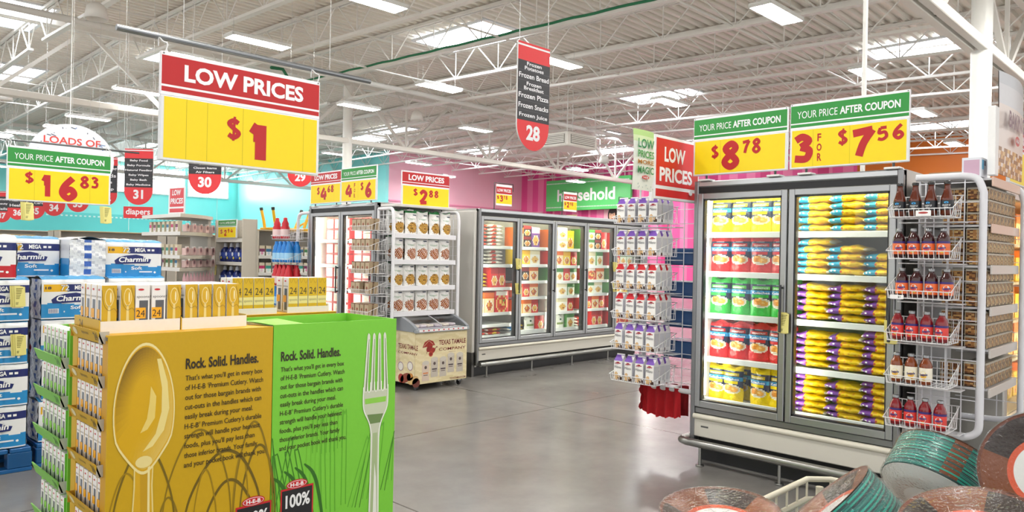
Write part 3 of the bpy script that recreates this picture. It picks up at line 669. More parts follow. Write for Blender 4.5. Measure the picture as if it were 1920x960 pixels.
# red LOW PRICES flag over the cookie rack, partly behind the coupon sign
t = empty('flag_sign', (4.495, 3.03, 1.93), 0, 'red LOW PRICES flag sign partly hidden by the 8 78 coupon sign', 'sign')
b = MB(); b.box(0, -.012, 0, .6, .012, .46, '#f0f0f2', 'plastic', .004); b.face(.015, .1, .585, .44, -.0125, 1, 1, lambda u, v: '#d32222'); b.face(.015, .02, .585, .075, -.0125, 1, 1, lambda u, v: '#d32222')
b.text('LOW', .12, .275, .40, .385, -.0135, WHT, .035); b.text('PRICES', .06, .13, .5, .235, -.0135, WHT, .035); b.obj('board', t)
b = MB(); b.box(-.035, -.012, -.02, -.004, .012, .3, '#e9e9ea', 'plastic', .003); b.obj('side_stand', t)
# BAKING flag on top of the nut shelves
t = empty('flag_sign', (4.99, 1.06, 2.02), 0, 'silvery BAKING header sign with nuts printed on it, on the nut shelves', 'sign')
def bk(u, v): return (.09 + .66 * u + .02 * math.sin(v * PI), -.012 - .03 * math.sin(PI * u) * v, .02 + .60 * v)
def bp(u, v):
    if v < .26 and (math.sin(u * 31) * math.cos(v * 47 + u * 9) > -.45): return ['#c9964a', '#b47b32', '#dcb46e', '#8f5f26'][int(abs(math.sin(u * 77 + v * 53) * 4)) % 4]
    return '#e4d6cf' if v < .7 else '#d3d2d6' if v < .9 else '#c2c4ca'
b = MB(); b.grid(bk, 26, 26, bp, 'plastic'); b.grid(lambda u, v: (lambda q: (q[0], q[1] + .004, q[2]))(bk(u, v)), 6, 8, '#444444', 'plastic', flip=True)
b.text('BAKING', .2, .30, .62, .40, -.047, '#7b5666', .02); b.ell(.43, .24, .06, .03, -.046, '#c5362f'); b.text('H-E-B', .39, .228, .47, .252, -.047, WHT, .03); b.obj('sheet', t)
MB().box(.0, -.02, 0, .08, .02, .4, '#f0f0f0', 'plastic', .003).obj('side_stand', t)
# far price sign cut by the right edge
price_sign((6.33, 1.24, 2.1), 0, .72, .42, 'red', [('$', .1, .45, .2, .95, .3), ('9', .25, .1, .42, .93, .27)], 'red and yellow sign at the far right edge above the yellow glowing freezer', legs=(.2, .8))
# round LOADS OF sign behind the 16 83 sign
t = empty('round_sign', (1.93, 7.3, 2.19), 0, 'round white LOADS OF sign behind the 16 83 coupon sign', 'sign')
b = MB(); n = 36; b.ell(0, .08, .335, .3, -.01, '#e9edf6', n=n); b.add([(.335 * math.cos(2 * PI * k / n), y, .08 + .3 * math.sin(2 * PI * k / n)) for y in (-.01, .01) for k in range(n)], [(k, n + k, n + (k + 1) % n, (k + 1) % n) for k in range(n)], '#d5d9e2')
b.add([(.335 * math.cos(2 * PI * k / n), .01, .08 + .3 * math.sin(2 * PI * k / n)) for k in range(n)], [tuple(range(n))[::-1]], '#dde1ea')
b.text('LOADS OF', -.22, .2, .22, .26, -.012, '#e0483f', .015)
for i in range(16):
    a = PI * rnd.uniform(.05, .95); r = rnd.uniform(.26, .31); b.line([(r * math.cos(a), .08 + r * .9 * math.sin(a)), (r * math.cos(a) + rnd.uniform(-.04, .04), .08 + r * .9 * math.sin(a) + rnd.uniform(-.02, .02))], .006, -.012, rnd.choice(['#6f8fc4', '#38405c']), smooth=0)
b.obj('disc', t); MB().tube([(0, .012, .3), (0, .012, deck(7.3) + .03 - 2.19)], .0015, '#e8e8e8', 'wire', 4).obj('hanger', t)
# partly hidden coupon sign at the left edge
price_sign((.93, 8.6, 1.82), 0, .66, .44, 'green', [('$', .1, .4, .2, .9)], 'green and yellow coupon sign cut by the left edge behind the toilet paper', hooks=.05)
p = empty('sign_rod', (0, 8.63, 0), 0, 'thin rod at the left edge carrying the hidden coupon sign', 'pole'); MB().tube([(.6, 0, 2.31), (1.7, 0, 2.31)], .008, '#6d6f70', 'metal', 8).obj('rod', p)
for x in (.7, 1.6): MB().tube([(x, 0, 2.31), (x, 0, deck(8.6) + .03)], .0015, '#e8e8e8', 'wire', 4).obj('hanger', p)
# beauty portraits on the striped wall: flat posters
def poster(loc, w, h, bgc, hair, skin, label, flip=1):
    t = empty('wall_poster', loc, NW, label, 'poster'); b = MB(); b.box(-w / 2, -.02, 0, w / 2, .02, h, bgc, 'print'); y = -.021
    b.ell(0, h * .52, w * .27, h * .40, y, hair, n=24); b.ell(flip * w * .16, h * .28, w * .16, h * .34, y - .001, hair, n=20, rot=-.3 * flip)
    b.poly([(-w * .1, 0), (w * .12, 0), (w * .08, h * .4), (-w * .07, h * .4)], y - .002, skin); b.poly([(-w * .34, 0), (w * .34, 0), (w * .1, h * .12), (-w * .1, h * .12)], y - .0015, skin)
    b.ell(-flip * w * .03, h * .5, w * .165, h * .27, y - .003, skin, n=24); b.ell(0, h * .74, w * .19, h * .13, y - .004, hair, n=20, rot=.3 * flip)
    for s_ in (-1, 1):
        b.ell(s_ * w * .07 - flip * w * .03, h * .54, w * .032, h * .016, y - .005, '#3a2620', n=10); b.line([(s_ * w * .07 - w * .05 - flip * w * .03, h * .585), (s_ * w * .07 + w * .045 - flip * w * .03, h * .595)], h * .012, y - .005, hair, smooth=0)
    b.line([(-flip * w * .03, h * .52), (-flip * w * .045, h * .44), (-flip * w * .015, h * .43)], h * .01, y - .005, '#c98a6e', smooth=0); b.ell(-flip * w * .03, h * .36, w * .055, h * .022, y - .005, '#c0453f', n=12)
    b.obj('print', t)
poster((WX - .02, 24.95, 3.25), 1.25, 1.15, '#f4b9c4', '#2a1612', '#e8b898', 'wall portrait of a dark haired woman below the right end of the household sign')
poster((WX - .02, 28.05, 2.95), 1.0, 1.0, '#eedd9a', '#241510', '#b9825c', 'wall portrait of a woman half hidden behind the 2 98 card', -1)
poster((WX - .02, 30.75, 3.1), 1.1, 1.1, '#f6b6c6', '#7a2a20', '#f0c4aa', 'wall portrait of a red haired woman at the left end of the striped wall', -1)
# ================================================================== CARDBOARD CUTLERY DISPLAY
YB, GB = '#c8a006', '#7acb3a'
X0, X1, X2, YF, HT = .894, 1.528, 2.165, 2.9, 1.185
HEAD = 'Rock. Solid. Handles.'
PARA = ["That's what you'll get in every box", 'of H-E-B  Premium Cutlery. Watch', 'out for those bargain brands with', 'cut-outs in the handles which can', 'easily break during your meal.',
        "H-E-B  Premium Cutlery's durable", 'strength will handle your heaviest', 'foods, plus you\'ll pay less than', 'those inferior brands. Your family', 'and your pocket book will thank you.']
PW = [1.0, 1.01, .98, .99, .875, .995, .975, .905, .945, 1.06]
def para(b, x, w, zt, y):
    b.text(HEAD, x, zt, x + w * .94, zt + .042, y, '#2d2416', .028)
    for i, s_ in enumerate(PARA):
        z = zt - .044 - i * .0372; hgt = .0245 if i in (3, 8) and False else .027
        b.text(s_, x, z - (.006 if any(c in s_ for c in 'gpqy,') else 0), x + w * PW[i], z + .021, y, '#3a2f16', .012)
        if 'H-E-B' in s_:
            xr = x + w * PW[i] * (.285 if i == 1 else .185); b.ell(xr, z + .018, .004, .004, y, '#3a2f16', n=10); b.ell(xr, z + .018, .003, .003, y - .0002, YB if x > .2 else GB, n=10); b.text('R', xr - .0015, z + .0158, xr + .0018, z + .02, y - .0004, '#3a2f16', .0)
def badge(b, x, z, y):
    b.box(x, y - .0004, z - .2, x + .155, y, z, '#c9252c', 'print'); b.box(x + .006, y - .0008, z - .2, x + .149, y - .0004, z - .008, '#1d1b1e', 'print')
    b.ell(x + .075, z + .012, .05, .02, y - .0012, '#c9252c', n=24); b.ell(x + .075, z + .012, .045, .0155, y - .0015, '#f2f2f2', n=24); b.ell(x + .075, z + .012, .043, .0135, y - .0018, '#c9252c', n=24)
    b.text('H-E-B', x + .044, z + .004, x + .106, z + .02, y - .0022, '#ffffff', .03); b.text('100%', x + .022, z - .085, x + .138, z - .028, y - .0022, '#f0f0f0', .03)
def tower(x0, x1, y0, y1, col, edge, name, label, open_top=False):
    t = empty(name, (0, 0, 0), 0, label, 'cardboard display')
    t.location = ((x0 + x1) / 2, y0, 0); return t
# --- front left tower: yellow, spoon art on its front panel
t = empty('cutlery_display', (X0, YF, 0), 0, 'yellow cardboard floor display with a big spoon printed on its front', 'cardboard display')
w = X1 - X0; b = MB()
b.box(0, 0, 0, w, .008, HT, YB, 'card'); b.box(0, .008, .0, .012, .06, HT - .02, '#c8951a', 'card')
b.box(0, .008, HT - .006, w, .12, HT, '#e8b41e', 'card')
y = -.0006
# printed loops behind the spoon
def loop(cx, z0, rx, h, wd, c, lean=0):
    b.line([(cx - rx + lean * -.2, max(z0, .34)), (cx - rx * .8, z0 + h * .55), (cx - rx * .25 + lean * .5, z0 + h * .96), (cx + rx * .3 + lean, z0 + h * .93), (cx + rx * .85 + lean, z0 + h * .5), (cx + rx + lean, max(z0, .34))], wd, y, c, smooth=8, taper=True)
for q in [(.13, .35, .12, .42, .009, '#75600f', 0), (.07, .34, .075, .34, .006, '#9c7d10', 0), (.32, .36, .13, .44, .008, '#8a7010', .02), (.42, .34, .15, .36, .012, '#6c580e', .03), (.46, .35, .11, .23, .012, '#6c580e', 0), (.56, .34, .09, .46, .008, '#8a7010', 0), (.57, .35, .07, .35, .01, '#75600f', .02), (.22, .34, .05, .22, .008, '#8a7010', 0), (.36, .34, .05, .3, .006, '#9c7d10', 0), (.5, .36, .03, .32, .006, '#9c7d10', .01)]: loop(*q)
# spoon: rim, bowl shading as printed, handle
cx = .128
def bowl(sc, dz=0.): # egg outline, pointed towards the handle
    P = []
    for k in range(48):
        a = 2 * PI * k / 48; s_, c_ = math.sin(a), math.cos(a); zz = .925 + dz + .228 * sc * c_ * (1.0 if c_ > 0 else 1.14); ww = .108 * sc * (1 - .13 * c_) * (1 if c_ > -.55 else 1 - (-.55 - c_) * .9)
        P.append((cx + ww * s_, zz))
    return P
yy = y - .0012
b.poly([(cx - .048, .34), (cx + .046, .34), (cx + .033, .62), (cx + .036, .74), (cx - .034, .74), (cx - .034, .62)], yy + .0004, '#e9d588')
b.poly([(cx - .043, .34), (cx + .040, .34), (cx + .028, .62), (cx + .032, .74), (cx - .030, .74), (cx - .029, .62)], yy + .0002, '#d6a81f')
b.poly([(cx - .006, .36), (cx + .022, .36), (cx + .016, .70), (cx - .012, .71)], yy, '#c69a1c'); b.line([(cx - .024, .34), (cx - .02, .44), (cx + .0, .462), (cx + .018, .44), (cx + .02, .34)], .004, yy - .0004, '#ecd98e')
b.line([(cx + .024, .36), (cx + .02, .5), (cx + .018, .7)], .008, yy - .0003, '#efdf9f')
b.poly(bowl(1.0), yy - .0002, '#eedd9a'); b.poly(bowl(.955), yy - .0005, '#d9a714')
n0 = len(b.v); o = bowl(.93); R = 20; v = []; f = []; cs = []
for r_ in range(R + 1):
    k_ = r_ / R; v += [(cx + (p[0] - cx) * k_, yy - .0008, .93 + (p[1] - .93) * k_) for p in o]
for r_ in range(R):
    for k in range(48):
        a = 2 * PI * (k + .5) / 48; f.append((r_ * 48 + k, r_ * 48 + (k + 1) % 48, (r_ + 1) * 48 + (k + 1) % 48, (r_ + 1) * 48 + k)[::-1]); kk = (r_ + .5) / R
        w_ = max(0, math.cos(a - 5.7)) * max(0, kk - .45) / .55; g_ = max(0, math.cos(a - 2.2)) * max(0, kk - .5) * .8; A, B_, D_ = C('#d6a812'), C('#7d5d0c'), C('#ecd98c')
        cs.append(tuple(A[q] * (1 - w_) * (1 - g_) + B_[q] * w_ + D_[q] * g_ for q in range(3)) + (1.0,))
b.add(v, f, cs, 'print')
b.poly([(cx + .055, 1.09), (cx + .08, 1.0), (cx + .088, .9), (cx + .07, .82), (cx + .03, .765), (cx - .005, .75), (cx + .04, .81), (cx + .06, .89), (cx + .06, .98), (cx + .04, 1.09)], yy - .0012, '#ecd98a')
b.poly([(cx + .02, .99), (cx + .04, .95), (cx + .036, .87), (cx + .01, .83), (cx - .015, .82), (cx + .008, .87), (cx + .016, .93)], yy - .0012, '#e9cf70')
b.ell(cx, .712, .03, .022, yy - .0012, '#ead891', n=16)
para(b, .275, .315, 1.04, y - .0016); badge(b, .485, .46, y - .0018)
b.obj('front_panel', t)
b = MB(); b.box(.055, .36, 0, w, .43, HT - .01, '#c2921a', 'card'); b.box(w - .01, .008, 0, w, .36, HT - .01, YB, 'card'); b.box(0, .36, 0, .055, .42, HT - .02, YB, 'card')
TZ = [1.19, 1.03, .875, .71, .54, .37, .2]       # heights of the side tray lips
for i, z in enumerate(TZ): b.box(.012, .05, z - .035, w - .02, .36, z - .03, '#b98a18', 'card')
b.obj('body', t)
for i, z in enumerate(TZ):
    q = MB(); q.add([(-.012, .03, z - .035), (-.012, .37, z - .035), (-.03, .37, z + .012), (-.03, .03, z + .012), (-.006, .03, z - .035), (-.006, .37, z - .035), (-.024, .37, z + .012), (-.024, .03, z + .012)], [(0, 3, 2, 1), (4, 5, 6, 7), (3, 7, 6, 2), (0, 1, 5, 4), (1, 2, 6, 5), (0, 4, 7, 3)], '#c9a015', 'card'); q.box(-.022, .03, z - .035, .012, .034, z + .008, '#b9b3a4', 'card'); q.box(-.022, .366, z - .035, .012, .37, z + .008, '#b98a18', 'card')
    fn = lambda a, z_: (-.0128 - (z_ - z + .035) * .383, .37 - a, z_)
    q.ell(.06, z - .008, .024, .015, 0, '#e2d6a8', n=14, fn=fn); q.text('24', .28, z - .026, .32, z + .004, 0, '#6d5610', .02, fn=fn); q.text('spoons', .14, z - .016, .22, z - .002, 0, '#8a7020', .0, fn=fn)
    q.obj('tray_lip', t)
# --- front right tower: green, fork art, open top
t = empty('cutlery_display', (X1 + .004, YF + .002, 0), 0, 'green cardboard floor display with a big fork printed on its front', 'cardboard display')
w = X2 - X1 - .004; b = MB(); b.box(0, 0, 0, w, .008, HT + .005, GB, 'card')
for k in range(5): pass
GD, GM = '#3f7f1e', '#5fae2b'
y = -.0006
def fork_outline(x, z, L, ang, c, wd=.004, tines=True):
    d = (math.sin(ang), math.cos(ang)); nx, nz = d[1], -d[0]
    P = lambda s_, o_: (min(max(x + d[0] * s_ + nx * o_, .006), .628), z + d[1] * s_ + nz * o_)
    b.line([P(0, -.012), P(L, -.009), P(L + .008, 0), P(L, .009), P(0, .012)], wd, y, c, smooth=3)
for q in [(.30, .34, .42, -.02, GM), (.355, .36, .40, .0, GM), (.255, .36, .38, -.04, GM), (.215, .38, .5, .02, '#74c236'), (.17, .42, .34, .03, '#74c236'), (.05, .34, .36, -.28, GD), (.02, .35, .34, .2, GD), (.43, .33, .34, .22, GD), (.47, .36, .30, .18, GM), (.52, .34, .34, .12, GM), (.57, .38, .26, .3, GD), (.61, .42, .22, .35, GM), (.39, .34, .3, .3, GM)]: fork_outline(*q)
for x, l in ((.02, .27), (.075, .29), (.125, .30), (.17, .31)): b.line([(x - .015, .34 + l * .78), (x + .045, .34 + l * .5), (x + .1, .2)], .016, y - .0002, '#2f6a16', smooth=8, taper=True); fork_outline(x - .02, .4 + l * .3, .15, -.22, GD, .005)
for cxx, z0 in ((.205, .76), (.25, .75), (.29, .75), (.33, .76)): b.line([(cxx - .011, z0 - .14), (cxx - .011, z0 + .03), (cxx, z0 + .036), (cxx + .011, z0 + .03), (cxx + .011, z0 - .14)], .003, y, GM, smooth=0)
# big fork
fx = .52; yy = y - .0012; fs = '#d9dccb'; fm = '#a9bd8c'; fd = '#6f8b52'
b.poly([(fx - .028, .2), (fx + .030, .2), (fx + .024, .62), (fx + .03, .7), (fx + .066, .78), (fx + .069, .86), (fx - .069, .86), (fx - .066, .78), (fx - .032, .7), (fx - .02, .62)], yy, '#c9d0b6')
b.poly([(fx - .018, .2), (fx + .016, .2), (fx + .013, .66), (fx - .012, .66)], yy - .0003, fm); b.poly([(fx - .006, .2), (fx + .018, .2), (fx + .01, .45), (fx + .0, .52)], yy - .0005, '#e9ece0'); b.poly([(fx - .03, .705), (fx + .03, .705), (fx + .045, .745), (fx - .045, .75)], yy - .0004, fd); b.poly([(fx - .058, .8), (fx + .058, .8), (fx + .06, .825), (fx - .06, .825)], yy - .0004, '#8fd04e')
for s_ in (-1, 1): b.line([(fx + s_ * .027, .2), (fx + s_ * .021, .6), (fx + s_ * .03, .7), (fx + s_ * .066, .78), (fx + s_ * .068, .88)], .006, yy - .0006, '#f0f2e8')
for i in range(4):
    x0 = fx - .068 + i * .0385; tp = (fx - .045 + i * .03)
    b.poly([(x0, .855), (x0 + .021, .855), (tp + .007, 1.12), (tp, 1.13), (tp - .006, 1.12)], yy - .0002, fs); b.poly([(x0 + .010, .86), (x0 + .017, .86), (tp + .004, 1.1), (tp + .001, 1.1)], yy - .0005, fd); b.line([(x0 + .001, .86), (tp - .005, 1.115), (tp, 1.127), (tp + .006, 1.115), (x0 + .02, .86)], .0035, yy - .0007, '#f1f4e6', smooth=0)
for i in range(3): x0 = fx - .047 + i * .0385; b.line([(x0 + .001, .9), (x0 + .003, .862), (x0 + .009, .853), (x0 + .015, .862), (x0 + .016, .9)], .004, yy - .0008, '#eef2e2')
para(b, .035, .31, 1.035, y - .0012); badge(b, .045, .49, y - .0014)
b.obj('front_panel', t)
b = MB(); b.box(w - .008, .008, 0, w, .43, HT + .003, GB, 'card'); b.box(0, .42, 0, w - .008, .43, HT + .003, '#78c63a', 'card'); b.box(0, .008, 0, .006, .42, HT + .003, '#e9e7e0', 'card')
b.box(.006, .008, .99, w - .008, .42, 1.0, '#cfcbc0', 'card'); b.obj('body', t)
b = MB(); b.add([(0, .0, HT + .006), (.14, .0, HT + .006), (.08, .12, HT + .022), (-.06, .12, HT + .018)], [(0, 1, 2, 3)], '#95e04c', 'card'); b.add([(0, .0, HT + .002), (.14, .0, HT + .002), (.08, .12, HT + .018), (-.06, .12, HT + .014)], [(3, 2, 1, 0)], '#95e04c', 'card'); b.obj('top_flap', t)
# --- rear left tower: green with side trays; rear right tower: yellow
t = empty('cutlery_display', (X0, 3.36, 0), 0, 'green cardboard floor display with fork boxes in its side trays, behind the spoon one', 'cardboard display')
w = X1 - X0; b = MB(); b.box(.0, .0, 0, w, .008, HT - .01, GB, 'card'); b.box(.012, .0, 0, .05, .045, HT - .02, '#5fae34', 'card'); b.box(.012, .4, 0, w, .425, HT - .03, GB, 'card'); b.box(w - .01, .008, 0, w, .4, HT, GB, 'card')
GZ = [1.05, .895, .725, .55, .37, .2]
for z in [1.19] + GZ: b.box(.012, .045, z - .04 - (.14 if z > 1.1 else 0), w - .02, .4, z - .034 - (.14 if z > 1.1 else 0), '#62a93a', 'card')
b.obj('body', t)
for z in GZ:
    q = MB(); q.add([(-.012, .03, z - .04), (-.012, .42, z - .04), (-.03, .42, z + .008), (-.03, .03, z + .008), (-.006, .03, z - .04), (-.006, .42, z - .04), (-.024, .42, z + .008), (-.024, .03, z + .008)], [(0, 3, 2, 1), (4, 5, 6, 7), (3, 7, 6, 2), (0, 1, 5, 4), (1, 2, 6, 5), (0, 4, 7, 3)], '#7cbf50', 'card'); q.box(-.022, .03, z - .04, .012, .034, z + .004, '#c9c6bd', 'card'); q.text('24', .31, z - .03, .36, z - .0, 0, '#4f8a30', .02, fn=lambda a, z_: (-.0128 - (z_ - z + .04) * .375, .42 - a, z_)); q.obj('tray_lip', t)
t = empty('cutlery_display', (X1 + .01, 3.42, 0), 0, 'yellow cardboard floor display carrying boxes marked 24 behind the fork display', 'cardboard display')
w = .62; b = MB(); b.box(0, 0, 0, w, .008, HT + .002, YB, 'card'); b.box(0, .008, 0, .01, .42, HT, YB, 'card'); b.box(w - .01, .008, 0, w, .42, HT, YB, 'card'); b.box(0, .41, 0, w, .42, HT, YB, 'card'); b.box(.0, .0, HT, w, .42, HT + .006, '#e3b01c', 'card'); b.obj('body', t)
# --- spoon and fork boxes
def cutlery_box(kind):
    b = MB(); bw, bd, bh = .051, .06, .172
    side = '#f1eeea'
    b.box(-bw / 2, -bd / 2, 0, bw / 2, bd / 2, bh, side, 'print', .001); y = -bd / 2 - .0006
    if kind == 'spoon':
        b.face(-bw / 2, 0, bw / 2, bh, y, 1, 1, lambda u, v: '#d4a80e'); b.ell(0, bh * .74, .015, .034, y - .0004, '#f0dc96', n=16); b.ell(0, bh * .74, .0125, .03, y - .0006, '#dcae22', n=16); b.poly([(-.006, 0), (.006, 0), (.004, bh * .56), (-.004, bh * .56)], y - .0004, '#ecd588'); b.ell(.005, bh * .74, .003, .02, y - .0008, '#f5e9b8', n=10)
        b.line([(-bw / 2, bh * .9), (-.018, bh * .6), (-.002, bh * .46), (.016, bh * .5), (bw / 2, bh * .42)], .0012, y - .001, '#7a6110'); b.line([(.012, bh * .95), (.023, bh * .7), (bw / 2, bh * .52)], .0012, y - .001, '#7a6110')
    elif kind == 'window':
        b.text('spoons', -bw * .42, bh * .70, bw * .46, bh * .755, y, '#5a5654', 0.); b.ell(-.006, bh * .90, .011, .004, y, '#c9252c', n=12)
        b.box(-.012, y, .008, .019, y + .0004, bh * .66, '#5b5c62', 'plastic'); b.box(-bw / 2, y - .0004, bh * .26, .011, y, bh * .5, '#f4ae12', 'print'); b.text('24', -bw * .44, bh * .3, .008, bh * .45, y - .0008, '#3c3220', 0.)
    elif kind == 'back':
        b.face(-bw / 2, 0, bw / 2, bh, y, 1, 1, lambda u, v: '#d8ae08'); b.text('24', -.019, bh * .52, .019, bh * .72, y - .0004, '#3f3418', 0.); b.face(-bw / 2, bh * .24, bw / 2, bh * .46, y - .0003, 1, 1, lambda u, v: '#ecdc90'); b.text('spoons', -.021, bh * .3, .021, bh * .375, y - .0006, '#8b8060', 0.)
        b.line([(-.02, bh * .98), (-.012, bh * .85), (.0, bh * .97), (.012, bh * .84), (.024, bh * .95)], .001, y - .0005, '#8a7010')
    # faces towards -x: white edge with a dark window
    for s_, c in ((-1, '#5b5c62'),):
        x = s_ * (bw / 2 + .0005); fn = lambda a, z: (x, -a, z)
        win = '#57606a' if kind != 'fork' else '#4a5a50'; lab = '#f0ab1c' if kind != 'fork' else '#8fcf52'
        b.poly([(-.012, .008), (.016, .008), (.016, bh * .68), (-.012, bh * .68)], 0, win, 'plastic', fn=fn)
        fn2 = lambda a, z: (x - .0004, -a, z); b.poly([(-.024, bh * .28), (.008, bh * .28), (.008, bh * .48), (-.024, bh * .48)], 0, lab, 'print', fn=fn2)
        b.ell(-.004, bh * .9, .01, .004, 0, '#c9252c', n=10, fn=fn2); b.poly([(-.024, bh * .73), (.024, bh * .73), (.024, bh * .765), (-.024, bh * .765)], 0, '#b9b5b0', 'print', fn=fn2)
    if kind == 'fork': b.face(-bw / 2, 0, bw / 2, bh, y, 1, 1, lambda u, v: '#7fcb45')
    return b.obj('cutlery_box')
KB = {k: Kind(cutlery_box(k), 'box', None) for k in ('spoon', 'window', 'back', 'fork')}
# trays on top of the front left tower
tops = 'spoon spoon window window spoon spoon spoon spoon spoon'.split()
for k, (xa, xb) in enumerate(((.892, 1.178), (1.186, 1.452))):
    t = empty('box_tray', (xa, 2.985, HT), 0, 'white fronted cardboard tray of spoon boxes on the display top, %s' % ('at its left corner' if not k else 'beside the corner tray'), 'tray')
    w = xb - xa; b = MB(); b.box(0, 0, 0, w, .004, .045, '#efe9e0', 'card'); b.box(0, .004, 0, w, .30, .004, '#d9c9a0', 'card'); b.box(w - .004, .004, 0, w, .3, .05, '#c9a850', 'card'); b.box(0, .296, 0, w, .3, .05, '#c9a850', 'card'); b.obj('tray', t)
    b = MB(); b.box(-.004, .0, 0, 0, .3, .05, '#cda627', 'card'); b.text('24', .02, .008, .07, .04, 0, '#7a6110', .02, fn=lambda a, z_: (-.0045, .26 - a, z_)); b.obj('side_lip', t)
k = 0
for r_ in range(4):
    for i in range(9):
        x = .925 + i * .0585 + (.004 if i > 4 else 0); yv = 3.025 + r_ * .066
        kd = tops[i] if r_ == 0 else 'spoon'
        lab = ('%s spoon box, front row on the spoon display, %s from the left' % ('white windowed' if kd == 'window' else 'yellow', ORD[i])) if r_ == 0 else 'spoon box on the spoon display top, %s row back, %s from the left' % (ORD[r_], ORD[i])
        KB[kd].put((x, yv, HT + .005), rnd.uniform(-.05, .05) + (.0 if r_ else (.1 if i in (1, 5) else 0)), lab, 'spoon boxes on top of the spoon display')
# trays and backs of boxes on the rear right tower
for k, (xa, n_) in enumerate(((1.59, 4), (1.885, 4))):
    t = empty('box_tray', (xa, 3.435, HT + .006), 0, 'white fronted tray of boxes marked 24 behind the fork display, %s' % ('nearer the spoon display' if not k else 'at its far corner'), 'tray')
    w = n_ * .055 + .018; b = MB(); b.box(0, 0, 0, w, .004, .03, '#efe9e0', 'card'); b.box(0, .004, 0, w, .25, .004, '#d9c9a0', 'card'); b.box(w - .004, .004, 0, w, .25, .04, '#d9c9a0', 'card'); b.obj('tray', t)
    for i in range(n_):
        for r_ in range(2):
            KB['back'].put((xa + .035 + i * .055, 3.472 + r_ * .066, HT + .011), rnd.uniform(-.03, .03), 'yellow box marked 24, %s from left, %s row of the %s tray' % (ORD[i], ['front', 'rear'][r_], 'nearer' if not k else 'far corner'), 'boxes marked 24 behind the fork display')
# side trays: thin boxes seen on edge
for ti, z in enumerate(TZ[1:6]):
    for i in range(6):
        KB['spoon'].put((X0 + .028, YF + .075 + i * .0535, z - .029), 0, 'spoon box, %s from the front, %s side tray down the yellow display' % (ORD[i], ORD[ti]), 'spoon boxes in the side trays').scale = (1, .8, .84)
for ti, z in enumerate([1.19] + GZ[1:5]):
    for i in range(6):
        KB['fork'].put((X0 + .028, 3.36 + .075 + i * .0585, (z - .033) if ti else GZ[0] - .033), 0, 'fork box, %s from the front, %s side tray down the green display' % (ORD[i], ORD[ti]), 'fork boxes in the side trays').scale = (1, .85, .84)
for i in range(9):
    for r_ in range(2):
        KB['fork'].put((X1 + .19 + i * .0535, YF + .27 + r_ * .07, 1.0), 0, 'fork box inside the open green display, %s from the left, %s row' % (ORD[i], ['front', 'rear'][r_]), 'fork boxes inside the open green display')
# ================================================================== PACKAGES
def pouch(name, w, h, d, paint, nu=16, nv=24, seed=0, texts=(), m='film', slump=0.):
    r = random.Random(seed); ph = [r.uniform(0, 6) for _ in range(4)]
    def t_(u, v):
        e = max(0., math.sin(PI * min(max(u, 0), 1))) ** .55; pv = min(1, (1 - v) / .22) ** .7 if v > .78 else 1.
        return d / 2 * (e * (.25 + .75 * pv) if v < .95 else e * .08) * (1 if v > .05 else .9)
    def front(u, v, o=0.):
        wv = w * (1 + (.03 * math.sin(v * 9 + ph[0]) - .02 * (1 - v)))
        return ((u - .5) * wv, -t_(u, v) - .0035 * math.sin(u * 13 + ph[1] + v * 6) * math.sin(v * 17 + ph[2]) * (1 if .05 < v < .95 else 0) - o - slump * max(0, v - .8), v * h + (.012 * math.sin(u * 7 + ph[3]) if v > .9 else 0) * (v - .9) * 10)
    def back(u, v): p = front(u, v); return (p[0], t_(u, v) * .8 - slump * max(0, v - .8), p[2])
    b = MB(); b.grid(front, nu, nv, paint, m); b.grid(back, max(4, nu // 3), max(6, nv // 3), lambda u, v: paint(.03, v), m, flip=True)
    L = [front(i / 8, 0) for i in range(9)] + [back(1 - i / 8, 0) for i in range(9)]; b.add(L, [tuple(range(18))[::-1]], paint(.5, .02), m)
    for s_, x0, z0, x1, z1, c, bo in texts: b.text(s_, x0, z0, x1, z1, 0, c, bo, fn=lambda x, z: front(x, z, .0012))
    return b.obj(name)
def roll_bag(c, c2):
    navy = '#1d2c50'
    return layers(c, ('r', 0, .30, 1, .86, navy), ('e', .5, .30, .62, .16, c), ('r', 0, .0, 1, .26, c), ('e', .5, .355, .42, .135, '#f1e9d8'), ('e', .5, .36, .38, .115, '#d8cdb8'),
                  ('e', .36, .42, .2, .055, '#e29a3c'), ('e', .33, .36, .17, .06, '#d68628'), ('e', .63, .345, .21, .065, '#e8a446'), ('e', .6, .36, .08, .022, '#f3c678'), ('e', .34, .43, .09, .02, '#f0be6a'),
                  ('r', .08, .50, .80, .575, c), ('r', 0, .575, 1, .70, '#36a9dc'), ('r', .03, .585, .9, .66, '#1f7fc4'), ('r', .15, .71, .85, .80, c2), ('r', .3, .82, .7, .87, '#8b98a8'), ('r', 0, .9, 1, 1, c))
TX = (('Kolaches', .12, .60, .86, .665, '#ffffff', .02), ('BREAKFAST', .22, .73, .8, .775, '#ffffff', .01))
KR = {}
for k, (nm, c, c2) in enumerate((('yellow', '#f7d608', '#f0d020'), ('red', '#d1202b', '#c4202a'), ('green', '#2fb84a', '#56cf4e'))):
    KR[nm] = Kind(pouch('snack_roll_bag', .165, .265, .075, roll_bag(c, c2), 22, 36, k + 2, TX), 'bag', 'bags of breakfast rolls in the left freezer door')
SHN = ['top', 'second', 'third', 'fourth', 'bottom']
